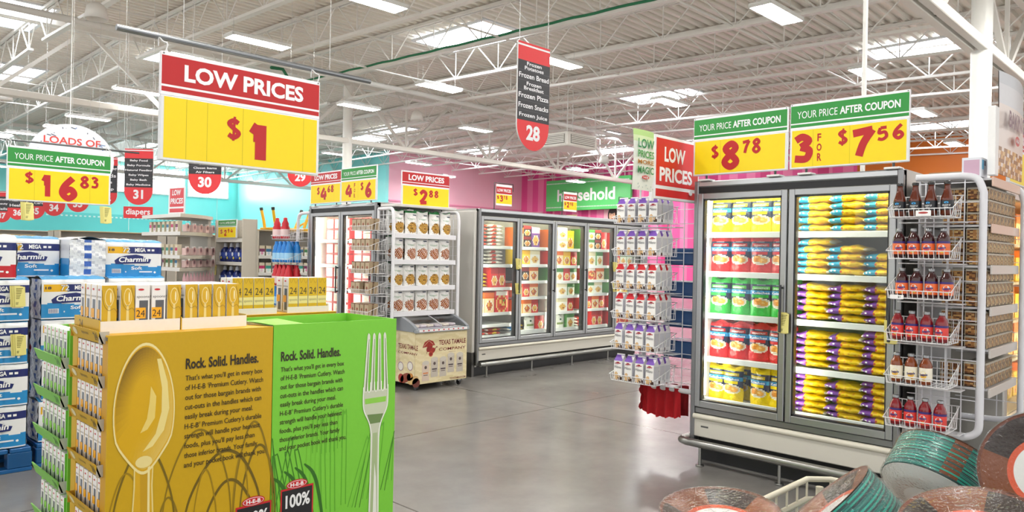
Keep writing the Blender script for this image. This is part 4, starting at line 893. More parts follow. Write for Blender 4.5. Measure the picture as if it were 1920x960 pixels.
for si, (z, nm, offs) in enumerate(zip(SH, ('yellow', 'red', 'green', 'red', 'yellow'), ([.0, .16, .32, .475], [.005, .163, .325, .47], [.0, .165, .33, .48], [.0, .16, .32, .47], [-.005, .12, .33, .48]))):
    for i, o in enumerate(offs):
        for dp in (0, 1):
            KR[nm].put((RX + .19 + dp * .13, RY0 - .03 - o - .085 , z + .002), NW + rnd.uniform(-.22, .22), '%s bag of breakfast rolls, %s from the left, %s shelf%s' % (nm, ORD[i], SHN[si], ', rear row' if dp else ', front row'), tilt=(rnd.uniform(-.07, .02), 0))
def lying_bag(name, L, D, H, paint, seed=0, nu=20, na=14, m='film'):
    r = random.Random(seed); ph = [r.uniform(0, 6) for _ in range(4)]
    def fn(u, a):
        k = max(.0, math.sin(PI * min(1, max(0, u)))) ** .35; an = 2 * PI * a - PI / 2
        kk = .12 + .88 * k
        return ((u - .5) * L, -math.cos(an) * D / 2 * (.86 + .14 * k) - .004 * math.sin(u * 15 + ph[1]), H / 2 + math.sin(an) * H / 2 * kk * (1 + .12 * math.sin(u * 11 + ph[0])) + .003 * math.sin(u * 17 + ph[2] + a * 9) - H * .12 * (1 - k))
    b = MB(); b.grid(fn, nu, na, paint, m, flip=True); b.add([fn(0, i / na) for i in range(na)], [tuple(range(na))], paint(.0, .3), m); b.add([fn(1, i / na) for i in range(na)], [tuple(range(na))[::-1]], paint(1., .3), m)
    return b.obj(name)
def tater(c, seed):
    def p(u, a):
        if u > .93 or u < .035: return '#eee3c8'
        if ((u - .18) / .18) ** 2 + ((a - .27) / .21) ** 2 < 1: return '#ffffff' if abs(a - .27) < .035 and .1 < u < .26 and int(u * 90 + seed) % 3 else c
        if ((u - .34) / .04) ** 2 + ((a - .24) / .09) ** 2 < 1: return '#d8502a'
        if math.sin(u * 23 + seed) * math.sin(a * 31 + seed) > .62: return '#e9a516'
        return '#f8cf0a'
    return p
KT = {}
for k, (nm, c) in enumerate((('teal', '#1fa3c8'), ('purple', '#7d3fa6'))):
    KT[nm] = [Kind(lying_bag('frozen_potato_bag', .245, .22, .056, tater(c, k * 3 + j), k * 5 + j), 'bag', 'yellow bags in the right freezer door') for j in (0, 1)]
for si, (z, nm, ns) in enumerate(zip(SH, ('teal', 'teal', 'purple', 'purple', 'purple'), ([5, 5, 5], [5, 4, 3], [5, 5, 5], [5, 5, 6], [6, 5, 6]))):
    for cI in range(3):
        hh = .0475 if ns[cI] > 5 else .05
        for q in range(ns[cI]):
            KT[nm][q % 2].put((RX + .22 + rnd.uniform(-.012, .012), RY0 - .03 - DP - .112 - cI * .224 + rnd.uniform(-.012, .012), z + .003 + q * hh * .98), NW + rnd.uniform(-.09, .09),
                              '%s ended yellow bag, %s from the bottom, %s stack, %s shelf, right door' % (nm, ORD[q], ['left', 'middle', 'right'][cI], SHN[si]), tilt=(rnd.uniform(-.06, .04), rnd.uniform(-.05, .05)))
# --- gable topped cookie bags in the wire rack
def milano(c):
    w, d, h = .072, .062, .142; b = MB()
    pt = layers('#f3f1ee', ('r', .1, .80, .6, .83, '#c9b9c0'), ('e', .30, .16, .26, .26, '#c99a63'), ('e', .28, .18, .2, .22, '#ddb987'), ('e', .68, .14, .2, .13, '#4a2a18'), ('e', .66, .17, .12, .07, '#e0bd8c'), ('e', .88, .08, .12, .09, '#3f2415'), ('e', .5, .88, .3, .055, '#a3343a'))
    b.grid(lambda u, v: ((u - .5) * w, -d / 2 - .003 * math.sin(PI * u), v * h), 12, 20, pt, 'plastic'); b.text('Milano', -w * .42, h * .60, w * .4, h * .74, -d / 2 - .0045, '#4c4a55', 0., shear=.15)
    for s_ in (-1, 1):
        fn = lambda u, v: (s_ * w / 2 + s_ * .001, -d / 2 + d * u, v * h)
        b.grid(fn, 4, 12, lambda u, v: '#e9e8ea' if not (.1 < u < .9 and .2 < v < .95 and int(v * 24) % 2) else '#cfcfd6', 'plastic', flip=s_ < 0)
    b.add([(-w / 2, d / 2, 0), (w / 2, d / 2, 0), (w / 2, d / 2, h), (-w / 2, d / 2, h)], [(1, 0, 3, 2)], '#e9e8ea', 'plastic'); b.add([(-w / 2, -d / 2, 0), (w / 2, -d / 2, 0), (w / 2, d / 2, 0), (-w / 2, d / 2, 0)], [(3, 2, 1, 0)], '#dddddd', 'plastic')
    T = h + .047; y1 = d * .18
    b.grid(lambda u, v: ((u - .5) * w * (1 - .05 * v), -d / 2 + v * (d / 2 + y1), h + v * (T - h)), 8, 6, lambda u, v: c if u + v * .9 < 1.25 or v > .8 else '#f6f3f2', 'plastic')
    b.add([(-w / 2, d / 2, h), (w / 2, d / 2, h), (w * .475, y1, T), (-w * .475, y1, T)], [(1, 0, 3, 2)], c, 'plastic')
    for s_ in (-1, 1): b.add([(s_ * w / 2, -d / 2, h), (s_ * w / 2, d / 2, h), (s_ * w * .475, y1, T)], [(0, 1, 2) if s_ > 0 else (2, 1, 0)], '#e6e3e6', 'plastic')
    b.box(-w * .475, y1 - .004, T - .006, w * .475, y1 + .004, T + .004, '#f3f3f3', 'plastic'); return b.obj('cookie_bag')
KM = {'purple': Kind(milano('#7a52b3'), 'cookie bag', 'cookie bags in the wire rack'), 'red': Kind(milano('#c8202e'), 'cookie bag', 'cookie bags in the wire rack')}
MZ = [1.772, 1.525, 1.272, 1.048, .815, .572]
MYL, MYR = 3.475, 3.08
def basket(mb, x0, x1, y0, y1, z, front_h=.045, back_h=.13, n=11, c='#eeeef0'):
    """wire basket, x across, y0 front (open, low) to y1 back (high)"""
    r = .0022
    fr = [(x0 - .012, y0 - .012, z + front_h), (x1 + .012, y0 - .012, z + front_h), (x1 + .012, y1, z + back_h), (x0 - .012, y1, z + back_h)]
    mb.tube(fr, .0032, c, 'wire', 6, closed=True); mb.tube([(x0, y0, z), (x1, y0, z), (x1, y1, z), (x0, y1, z)], .0028, c, 'wire', 5, closed=True)
    for i in range(n + 1):
        x = x0 + (x1 - x0) * i / n; mb.bars([((x, y0 - .012, z + front_h), (x, y0, z)), ((x, y0, z), (x, y1, z)), ((x, y1, z), (x, y1, z + back_h))], r, c)
    for s_, x in ((-1, x0), (1, x1)):
        for j in range(5):
            y = y0 + (y1 - y0) * (j + .5) / 5; mb.bars([((x, y, z), (x + s_ * .012, y, z + front_h + (back_h - front_h) * (y - y0) / (y1 - y0)))], r, c)
    for j in (1, 2): mb.bars([((x0, y1, z + back_h * j / 3), (x1, y1, z + back_h * j / 3))], r, c)
def end_rack(loc, wy, zs, label, depth=.22, z0=.5, z1=2.02, rough=0):
    """tube frame facing -y with wire baskets in front"""
    t = empty('wire_rack', loc, NW, label, 'rack'); r = .019; c = '#e9e9ec'
    pts = [(0, .06, z1 - .02), (wy - .1, .06, z1 - .02)] + [(wy - .1 + .1 * math.sin(a * PI / 10), .06, z1 - .12 + .1 * math.cos(a * PI / 10)) for a in range(1, 6)] + [(wy, .06, z0 + .1)] + [(wy - .1 + .1 * math.cos(a * PI / 10), .06, z0 + .1 - .1 * math.sin(a * PI / 10)) for a in range(1, 6)] + [(0, .06, z0)]
    MB().tube(pts, r, c, 'paint', 10).obj('tube_frame', t)
    b = MB()
    for i in range(1, 5): b.bars([((wy * i / 5, .06, z0), (wy * i / 5, .06, z1 - .02))], .0035, c)
    for i in range(12): b.bars([((0, .06, z0 + .08 + i * (z1 - z0 - .16) / 11), (wy, .06, z0 + .08 + i * (z1 - z0 - .16) / 11))], .003, c)
    b.obj('grid_panel', t)
    return t
mr_ = empty('wire_rack', (RX, RY0, 0), NW, 'white wire rack of cookie bags on the side of the two door freezer', 'rack')
def local_rack(t, xs, zs, y0, y1, n, tray=True):
    for z in zs:
        b = MB(); basket(b, xs[0], xs[1], y0, y1, z, n=n); b.obj('basket', t)
        if tray: MB().box(xs[0] + .01, y1 - .07, z - .03, xs[1] + .03, y1 + .04, z - .024, '#d9d9dc', 'plastic').obj('tray', t)
XL, XR = RY0 - MYL, RY0 - MYR         # local x is RY0 - Y
local_rack(mr_, (XL, XR), [z - .006 for z in MZ], -.28, -.02, 10)
b = MB(); c = '#e4e4e8'; b.tube([(-.07, .05, 2.0)] + crom([(-.36, .05, 2.0), (-.44, .05, 1.98), (-.47, .05, 1.9)], 4) + crom([(-.47, .05, .6), (-.45, .05, .53), (-.38, .05, .5)], 4) + [(-.005, .05, .5)], .019, c, 'paint', 10); b.obj('tube_frame', mr_)
b = MB(); b.bars([((x, .05, .5), (x, .05, 2.0)) for x in (-.12, -.24, -.36)], .004, c); b.bars([((-.47, .05, z), (-.01, .05, z)) for z in [.56 + .11 * i for i in range(13)]], .0035, c); b.bars([((x, -.02, .5), (x, -.02, 1.95)) for x in (XL + .08, XR - .08)], .004, c); b.obj('grid_panel', mr_)
for z in MZ[1:5:1]: MB().box(-.30, .06, z - .07, -.01, .30, z + .06, '#2b4a78' if z < 1.6 else '#8fa3b8', 'plastic', .01).obj('back_stock', mr_)
MN = ['top', 'second', 'third', 'fourth', 'fifth', 'bottom']
for ri, z in enumerate(MZ):
    nm = 'red' if ri in (2, 3) else 'purple'
    for i in range(4):
        for dp in range(3):
            if dp and i < 2 and dp > 1: continue
            if i == 0 and dp: continue
            KM[nm].put((RX - .235 + dp * .078, MYL - .05 - i * .097 + (.006 if ri == 4 and i > 1 else 0), z + .0), NW + rnd.uniform(-.06, .06), '%s topped cookie bag, %s from the left, %s rack row, %s deep' % (nm, ORD[i], MN[ri], ORD[dp]))
t = tag(MB().grid(lambda u, v: (RX + .035 + .045 * math.sin(u * 26) * (.25 + .2 * v), 3.40 - .34 * u, .515 - .235 * v * (1 - .18 * abs(u - .5)) - .012 * abs(math.sin(u * 26)) * v), 60, 10, '#b4121d', 'cloth').grid(lambda u, v: (RX + .16 + .06 * math.sin(u * 22) * .3, 3.40 - .34 * u, .52 - .235 * v), 30, 6, '#8f0f18', 'cloth', flip=True).grid(lambda u, v: (RX + .01 * math.sin(v * 20) + .16 * u, 3.40 + .008 * math.sin(v * 9), .51 - .2 * v), 6, 10, '#a01019', 'cloth').obj('red_cloth'), 'gathered red cloth hanging under the cookie bag rack', 'cloth')
# --- bottled tea in the right hand rack
def tea_bottle(liq, label, band, cap, tall=False, txt='Snapple'):
    t = empty('tea_bottle', (0, 0, 0)); R = .034; H = .17 if not tall else .195
    p = [(0, 0), (R * .9, 0), (R, .008), (R, .098), (R * .98, .108), (R * .82, .125), (R * .5, .143), (R * .45, H - .018), (R * .5, H - .016)] if not tall else [(0, 0), (R * .9, 0), (R, .01), (R * .94, .075), (R, .088), (R * .92, .1), (R * .62, .135), (R * .45, .16), (R * .45, H - .018), (R * .5, H - .016)]
    b = MB(); b.lathe(p, liq, 'bottle', 16); b.obj('glass_bottle', t)
    z0, z1 = (.02, .096) if not tall else (.03, .086); rr = R + .0006
    def lp(u, z): a = abs(((u + .5) % 1) - .5) * 2; return band if z > z1 - .014 else label
    b = MB(); b.lathe([(rr, z0 + (z1 - z0) * i / 6) for i in range(7)], label, 'print', 16, paint=lp)
    cyl = lambda o: (lambda x, z: ((rr + o) * math.sin(x / rr), -(rr + o) * math.cos(x / rr), z))
    if not tall:
        b.ell(0, .055, .019, .022, 0, '#f3e3e0' if label != '#f1ead8' else '#f6e7b0', n=18, fn=cyl(.0006)); b.ell(0, .05, .016, .013, 0, '#d8453a' if label != '#f1ead8' else '#e9b64a', n=14, fn=cyl(.0010)); b.text(txt, -.021, .046, .021, .064, 0, '#27357f', .03, fn=cyl(.0016), rise=.004); b.ell(.004, .034, .009, .007, 0, '#e8b23a', n=10, fn=cyl(.0014))
    else: b.ell(0, .073, .012, .006, 0, '#3a9ad6', n=12, fn=cyl(.0006)); b.text('STRAIGHT UP', -.021, .052, .021, .062, 0, '#e9e9e9', .02, fn=cyl(.0008)); b.text('TEA', -.012, .038, .012, .048, 0, '#e9e9e9', .02, fn=cyl(.0008))
    b.obj('label_band', t)
    MB().lathe([(R * .52, H - .017), (R * .53, H - .002), (R * .45, H), (0, H)], cap, 'metal' if not tall else 'plastic', 14).obj('cap', t)
    return t
TB = {'dark': Kind(tea_bottle('#5a1f08', '#1d2026', '#1d2026', '#17181a', True), 'bottle', None), 'orange': Kind(tea_bottle('#33060c', '#e8703a', '#37286f', '#8d8f92'), 'bottle', None), 'apple': Kind(tea_bottle('#7d0a18', '#e0463f', '#37286f', '#8d8f92'), 'bottle', None), 'lemon': Kind(tea_bottle('#7a3406', '#f1ead8', '#f1ead8', '#8d8f92'), 'bottle', None)}
SZ = [1.775, 1.533, 1.303, 1.055, .806, .556]
SYL, SYR = 1.505, 1.185
sr = empty('wire_rack', (RX, 1.47, 0), NW, 'white tube framed wire rack of tea bottles beside the two door freezer', 'rack')
local_rack(sr, (1.47 - SYL, 1.47 - SYR), [z - .004 for z in SZ], -.235, -.03, 12)
b = MB(); c = '#dfe0e6'; b.tube([(.03, .03, 2.02)] + crom([(.27, .03, 2.02), (.35, .03, 2.0), (.385, .03, 1.92)], 5) + crom([(.385, .03, .62), (.375, .03, .54), (.31, .03, .5), (.2, .03, .49)], 5) + [(.0, .03, .49)], .021, c, 'paint', 12)
b.obj('tube_frame', sr)
b = MB(); b.bars([((x, .03, .5), (x, .03, 2.0)) for x in (.05, .13, .21, .29)], .004, c); b.bars([((.0, .03, z), (.385, .03, z)) for z in [.6 + .115 * i for i in range(13)]], .0035, c); b.bars([((x, -.03, .5), (x, -.03, 1.98)) for x in (.22, .10)], .005, c); b.obj('grid_panel', sr)
b = MB(); b.box(.11, -.253, 1.772, .19, -.249, 1.806, '#f4f4f4', 'print', .002); b.ell(.15, 1.792, .026, .006, -.2535, '#b0342f', n=12); b.obj('price_tag', sr)
b = MB(); b.box(-.02, -.253, 1.293, .055, -.249, 1.318, '#f4f4f4', 'print', .002); b.text('$1', .025, 1.3, .04, 1.312, -.2535, '#333333', .02); b.obj('price_tag', sr)
SK = ['dark', 'orange', 'orange', 'apple', 'lemon', 'apple']
SD = {'dark': 'tall dark labelled tea bottle', 'orange': 'orange labelled tea bottle', 'apple': 'red labelled juice tea bottle', 'lemon': 'pale labelled amber tea bottle'}
for ri, z in enumerate(SZ):
    for i in range(3 if SK[ri] == 'lemon' else 4):
        TB[SK[ri]].put((RX - .185, SYL - .04 - i * (.078 if ri else .083) - (.02 if ri == 2 else 0), z + .002), NW + rnd.uniform(-.25, .25), '%s, %s from the left, %s basket beside the freezer' % (SD[SK[ri]], ORD[i], MN[ri]), 'tea bottles in the right rack')
# --- shelves of nut tubs facing the right aisle
ns = empty('shelf_unit', (4.985, 1.055, 0), 0, 'white shelf unit of clear nut tubs at the right behind the tea bottles', 'shelf')
NZ = [2.005, 1.735, 1.497, 1.255, 1.012, .785]; NL = .70
for z in NZ:
    b = MB(); b.box(.01, 0, z - .012, NL, .36, z, '#cfcfd2', 'paint'); b.box(.0, -.012, z - .05, NL, 0, z + .004, '#d8b9a8' if z > 1.7 else '#c9c3bd', 'plastic', .003); b.obj('shelf', ns)
b = MB(); b.tube(crom([(NL + .02, .1, 2.0), (NL + .02, -.0, 1.99), (NL + .02, -.03, 1.9)], 4) + crom([(NL + .02, -.03, .62), (NL + .02, -.02, .54), (NL + .02, .08, .5), (NL + .02, .3, .49)], 5), .019, '#dfe0e6', 'paint', 10); b.obj('tube_frame', ns)
b = MB(); b.bars([((NL + .02, -.02, z), (NL + .02, .34, z)) for z in [.62 + .15 * i for i in range(9)]], .0035, '#dfe0e6'); b.bars([((NL + .02, y, .5), (NL + .02, y, 2.0)) for y in (.1, .22)], .0035, '#dfe0e6'); b.obj('grid_panel', ns)
MB().box(.0, .365, .45, NL, .38, 2.0, '#c9c9cc').obj('back_panel', ns)
def nut_tub(c, seed):
    r = random.Random(seed); w, d, h = .092, .11, .072; b = MB(); cs = [c, '#7a4a22', '#5b3315', '#a8743c', '#c79a5c']
    pick = lambda u, v: r.choice(cs)
    b.grid(lambda u, v: ((u - .5) * w * .92, -d / 2, .004 + v * (h - .014)), 7, 6, pick, 'food', False); b.grid(lambda u, v: (-w * .46, -d / 2 + (1 - u) * d, .004 + v * (h - .014)), 7, 6, pick, 'food', False); b.grid(lambda u, v: (w * .46, -d / 2 + u * d, .004 + v * (h - .014)), 4, 4, pick, 'food', False)
    b.grid(lambda u, v: ((u - .5) * w * .92, -d / 2 + v * d, h - .012 + .004 * r.random()), 6, 6, pick, 'food', False); b.grid(lambda u, v: (-(u - .5) * w * .92, -d / 2 + v * d, .003), 1, 1, cs[1], 'food', False); b.grid(lambda u, v: ((.5 - u) * w * .92, d / 2, .004 + v * (h - .014)), 3, 3, pick, 'food', False)
    for x in (-w / 2, -w / 6, w / 6, w / 2): b.box(x - .002, -d / 2 - .0012, 0, x + .002, -d / 2 + .001, h - .01, '#b9ae94', 'plastic')
    for x in (-w / 2,):
        for y in (-d / 2, 0, d / 2): b.box(x - .0, y - .002, 0, x + .003, y + .002, h - .01, '#b9ae94', 'plastic')
    b.box(-w / 2 - .003, -d / 2 - .004, h - .012, w / 2 + .003, d / 2 + .004, h - .006, '#c4c0b4', 'plastic', .002); b.box(-w / 2, -d / 2 - .001, h - .006, w / 2, d / 2 + .001, h - .001, '#b0a898', 'plastic', .001)
    return b.obj('nut_tub')
NT = [Kind(nut_tub(c, i), 'tub', 'clear nut tubs on the right shelves') for i, c in enumerate(('#6b3e1c', '#c2a468', '#d2b987', '#8a5a2c', '#7c5028'))]
for si, (z, n_) in enumerate(zip(NZ[1:], (3, 3, 3, 3, 2))):
    for i in range(7):
        for st in range(n_):
            for dp in range(2 if i == 0 else 1):
                kd = NT[si] if not (i == 0 and dp == 0 and False) else NT[0]
                kd.put((4.985 + .065 + i * .0965, 1.055 + .07 + dp * .125, z + .002 + st * .0735), 0, 'nut tub, %s along, %s up, %s nut shelf, %s row' % (ORD[i], ORD[st], ORD[si], ['front', 'rear'][dp]))
tag(MB().box(4.97, 1.2, 2.007, 5.25, 1.38, 2.05, '#8a6f52', 'card', .003).obj('cardboard_tray'), 'low brown cardboard box on top of the nut shelves', 'box')
b = MB(); b.box(0, 0, 0, .14, .1, .115, '#dfe2ea', 'print', .002); b.face(.01, .045, .05, .1, -.0006, 1, 1, lambda u, v: '#4fb3dc'); b.face(.06, .07, .1, .1, -.0006, 1, 1, lambda u, v: '#5a6a86'); b.box(-.0006, .01, .01, 0, .09, .1, '#c9a7bd', 'print'); tag(b.obj('carton', None, (4.955, 1.1, 2.01)), 'small white and blue carton on the nut shelves below the big column', 'box')
# ================================================================== FROZEN BOXES IN THE LONG ROW AND THE FAR END FREEZER
def carton(name, w, h, d, paint, side, nu=12, nv=10, texts=()):
    b = MB(); b.box(-w / 2, 0, 0, w / 2, d, h, side, 'print', .0015); b.face(-w / 2 + .001, .001, w / 2 - .001, h - .001, -.0006, nu, nv, paint)
    for s_, x0, z0, x1, z1, c, bo in texts: b.text(s_, -w / 2 + x0 * w, z0 * h, -w / 2 + x1 * w, z1 * h, -.0014, c, bo)
    return b.obj(name)
piz = lambda base, band: layers(base, ('e', .5, .40, .42, .42, '#e9c77a'), ('e', .5, .40, .36, .36, '#d9482a'), ('e', .38, .5, .1, .1, '#f0c860'), ('e', .62, .36, .11, .1, '#f3d070'), ('e', .45, .25, .1, .08, '#b5261c'), ('e', .63, .56, .08, .07, '#7f9a3a'), ('r', .05, .82, .95, .97, band))
meal = lambda base, band, food: layers(base, ('r', 0, .68, 1, 1, band), ('e', .5, .34, .38, .28, '#f2ead8'), ('e', .5, .34, .31, .22, food), ('e', .42, .38, .12, .08, '#e8b45a'), ('e', .6, .28, .1, .07, '#a4532a'))
FK = {}
for nm, a in {
    'red pizza': ('frozen_meal_box', .235, .2, .2, piz('#c8202a', '#f3e9e0'), '#b51c25'), 'green meal': ('frozen_meal_box', .155, .17, .2, meal('#e9efd8', '#3f7f3a', '#d9a24a'), '#4b8a42'),
    'orange meal': ('frozen_meal_box', .175, .19, .18, meal('#f6d9a8', '#e56a1c', '#c8622a'), '#e0702a'), 'white meal': ('frozen_meal_box', .2, .18, .18, meal('#fbf8ee', '#f0e4c0', '#e0b25a'), '#f3efe4'), 'yellow snack': ('frozen_meal_box', .15, .19, .16, meal('#f8d43a', '#f2b61c', '#d8842a'), '#efc52a'),
    'purple snack': ('frozen_meal_box', .16, .2, .16, meal('#7a4a9a', '#d8b3d8', '#e8b25a'), '#6a3f8c'), 'black meal': ('frozen_meal_box', .15, .16, .2, meal('#2c2522', '#8a1f1f', '#c9853a'), '#241f1d'), 'red snack': ('frozen_meal_box', .13, .19, .18, meal('#d9332a', '#b3161c', '#eeb65a'), '#c92a25')}.items(): FK[nm] = Kind(carton(*a), 'frozen box', 'frozen food boxes in the long freezer row')
for nm, c in (('white', '#f3eee4'), ('red', '#d8452f'), ('blue and yellow', '#f4cf2a')):
    def pb(u, a, c=c, nm=nm): return '#f6f1e6' if u > .94 or u < .05 else ('#2f8fd0' if nm[0] == 'b' and u < .45 else '#c23a2a' if nm[0] == 'w' and .2 < u < .5 and .1 < a < .36 else '#f3d24a' if nm[0] == 'r' and .3 < u < .6 and .15 < a < .33 else c)
    FK[nm + ' flat bag'] = Kind(lying_bag('frozen_food_bag', .26, .2, .05, pb, len(nm), 16, 12), 'frozen bag', 'frozen food bags in the long freezer row')
FK['white pouch'] = Kind(pouch('frozen_food_bag', .2, .19, .06, layers('#eef0e6', ('e', .5, .65, .12, .1, '#2f5a3a'), ('r', .2, .3, .8, .42, '#8aa05a')), 12, 14, 4), 'frozen bag', 'frozen food bags in the long freezer row')
PLAN = [
 [('red flat bag*6', 'white flat bag*7'), ('white flat bag*3', 'white flat bag*4'), ('blue and yellow flat bag*4', 'red snack', 'red snack'), ('orange meal', 'orange meal', 'red pizza'), None, ('red flat bag*2', 'red flat bag*2')],
 [('orange meal', 'black meal', 'purple snack'), ('yellow snack', 'yellow snack', 'white meal', 'white meal'), ('black meal', 'black meal', 'orange meal', 'white meal'), ('orange meal', 'red snack', 'orange meal', 'white meal'), ('orange meal', 'orange meal', 'red snack', 'green meal'), ('blue and yellow flat bag*2', 'white pouch')],
 [('orange meal', 'white meal', 'yellow snack'), ('red snack', 'orange meal', 'yellow snack'), ('green meal', 'green meal', 'red snack'), ('white meal', 'white meal', 'green meal'), ('white meal', 'white meal', 'red snack'), ('white pouch', 'white pouch', 'red flat bag*2')],
 [('green meal', 'green meal', 'black meal', 'red snack'), ('green meal', 'white meal', 'green meal'), ('red snack', 'red pizza', 'orange meal'), ('green meal', 'green meal', 'white meal'), ('red snack', 'red snack', 'orange meal', 'red snack'), ('red flat bag*3', 'red snack', 'red snack')],
 [('red snack', 'red snack', 'green meal'), ('red snack', 'red snack', 'green meal', 'green meal'), ('green meal', 'yellow snack', 'green meal'), ('green meal', 'green meal', 'yellow snack'), ('red pizza', 'red snack', 'orange meal'), ('red pizza', 'red pizza')]]
WD = {'red pizza': .235, 'green meal': .155, 'orange meal': .175, 'white meal': .2, 'yellow snack': .15, 'purple snack': .16, 'black meal': .15, 'red snack': .13, 'white pouch': .2}
for di in range(5):
    for si, z in enumerate(FSH[di]):
        row = PLAN[di][si]
        if not row: continue
        x = FX + .03 + di * DP + .04; room = (FSH[di][si - 1] if si else 1.95) - z - .03; ni = 0
        items = [r_.split('*') for r_ in row]; base_n = len(items); q = 0
        while True:
            it = items[q % base_n]; nm = it[0]; wd = WD.get(nm, .27)
            if nm not in WD and q >= base_n: nm = 'red snack'; wd = .13; it = [nm]
            if x + wd > FX + .03 + (di + 1) * DP - .035:
                nm = ['red snack', 'green meal', 'yellow snack'][(di + si) % 3]; wd = WD[nm]; it = [nm]
                if x + wd > FX + .03 + (di + 1) * DP - .03: break
            n_ = int(it[1]) if len(it) > 1 else (2 if room > .26 and nm in ('green meal', 'white meal', 'black meal') else 1)
            hgt = .047
            for k in range(n_):
                if nm not in WD and (k + 1) * hgt > room: break
                kd = FK[nm]; sc = 1.0
                o = kd.put((x + wd / 2, FY + (.26 if nm not in WD else .17 if nm == 'white pouch' else .118) + rnd.uniform(0, .012), z + .003 + k * (hgt if nm not in WD else room * .47)), rnd.uniform(-.05, .05),
                           '%s%s, %s along, %s shelf, %s door of the long freezer' % (nm, '' if nm.endswith('bag') or nm.endswith('pouch') else ' box', ORD[min(ni, 11)], ORD[si], ORD[di]))
                if nm in WD: o.scale = (1, 1, min(1.35, max(.55, (room * rnd.uniform(.93, 1.0)) / {'red pizza': .2, 'green meal': .17, 'orange meal': .19, 'white meal': .18, 'purple snack': .2, 'black meal': .16}.get(nm, .19) / n_)))
                ni += 1
            x += wd + .005; q += 1
# yellow coupon slips on the doors
def slip(n_=3):
    b = MB()
    for i in range(n_):
        dx, a = i * .012, .05 * i; b.add([(-.03 + dx, -.002 - i * .004, .0), (.03 + dx, -.002 - i * .008, -.004 * i), (.033 + dx, -.012 - .008 * i, -.145 + .004 * i), (-.025 + dx, -.012 - .006 * i, -.14)], [(3, 2, 1, 0)], '#e6dc86' if i == n_ - 1 else '#ddd27a', 'print')
        b.add([(-.03 + dx, .0 - i * .004, .0), (.03 + dx, .0 - i * .008, -.004 * i), (.033 + dx, -.010 - .008 * i, -.145 + .004 * i), (-.025 + dx, -.010 - .006 * i, -.14)], [(0, 1, 2, 3)], '#d6ca70', 'print')
    i = n_ - 1; fn = lambda x, z: (x + i * .012, -.0035 - i * .006 + z * .06 - .001, z)
    for k in range(7): b.poly([(-.02, -.02 - k * .011), (.012 + .01 * (k % 3 == 0), -.02 - k * .011), (.012 + .01 * (k % 3 == 0), -.016 - k * .011), (-.02, -.016 - k * .011)], 0, '#6d6428', 'print', fn=fn)
    for k in range(9): b.poly([(-.02 + k * .0042, -.125), (-.018 + k * .0042, -.125), (-.018 + k * .0042, -.108), (-.02 + k * .0042, -.108)], 0, '#4a441e', 'print', fn=fn)
    return b.obj('coupon_slip')
KS = Kind(slip(), 'coupon', 'yellow coupon slip pads')
KS.put((RX - .028, RY0 - .03 - DP + .02, 1.155), NW, 'pad of yellow coupon slips on the middle stile of the two door freezer')
KS.put((RX - .028, RY0 - .03 - 2 * DP + .03, 1.15), NW, 'pad of yellow coupon slips on the right stile of the two door freezer')
for d, z, lab in ((1, 1.47, 'upper yellow coupon slip pad on the first door of the long freezer'), (1, 1.15, 'lower yellow coupon slip pad on the first door of the long freezer'), (4, 1.44, 'upper yellow coupon slip pad on the fourth door of the long freezer'), (4, 1.14, 'lower yellow coupon slip pad on the fourth door of the long freezer')):
    KS.put((FX + .03 + d * DP - .05, FY - .026, z), 0, lab)
KS.put((1.47, 6.77, 1.845), 0, 'yellow coupon slips hanging from the left end of the 16 83 sign'); KS.put((2.03, 6.77, 1.845), 0, 'yellow coupon slips hanging from the right end of the 16 83 sign')
# far end freezer: pale boxes with red edges
pale = carton('frozen_meal_box', .165, .13, .2, layers('#f6ece4', ('r', 0, 0, 1, .07, '#d2282f'), ('r', 0, .9, 1, 1, '#d2282f'), ('r', 0, 0, .05, 1, '#d2282f'), ('r', .95, 0, 1, 1, '#d2282f'), ('e', .55, .32, .26, .2, '#eec9b0'), ('e', .5, .6, .2, .12, '#f1d8c0')), '#d8383c')
KP = Kind(pale, 'frozen box', 'pale frozen boxes in the far end freezer')
for di in range(2):
    for si, z in enumerate([1.655, 1.35, 1.056, .75, .455]):
        for st in range(2):
            for i in range(3):
                KP.put((RX + .14, LY0 - .03 - di * DP - (.21 if not di else .14) - i * .178, z + .003 + st * .133), NW, 'red edged pale box, %s along, %s, %s shelf, %s door, far end freezer' % (ORD[i], ['lower', 'upper'][st], SHN[si], ['left', 'right'][di]))
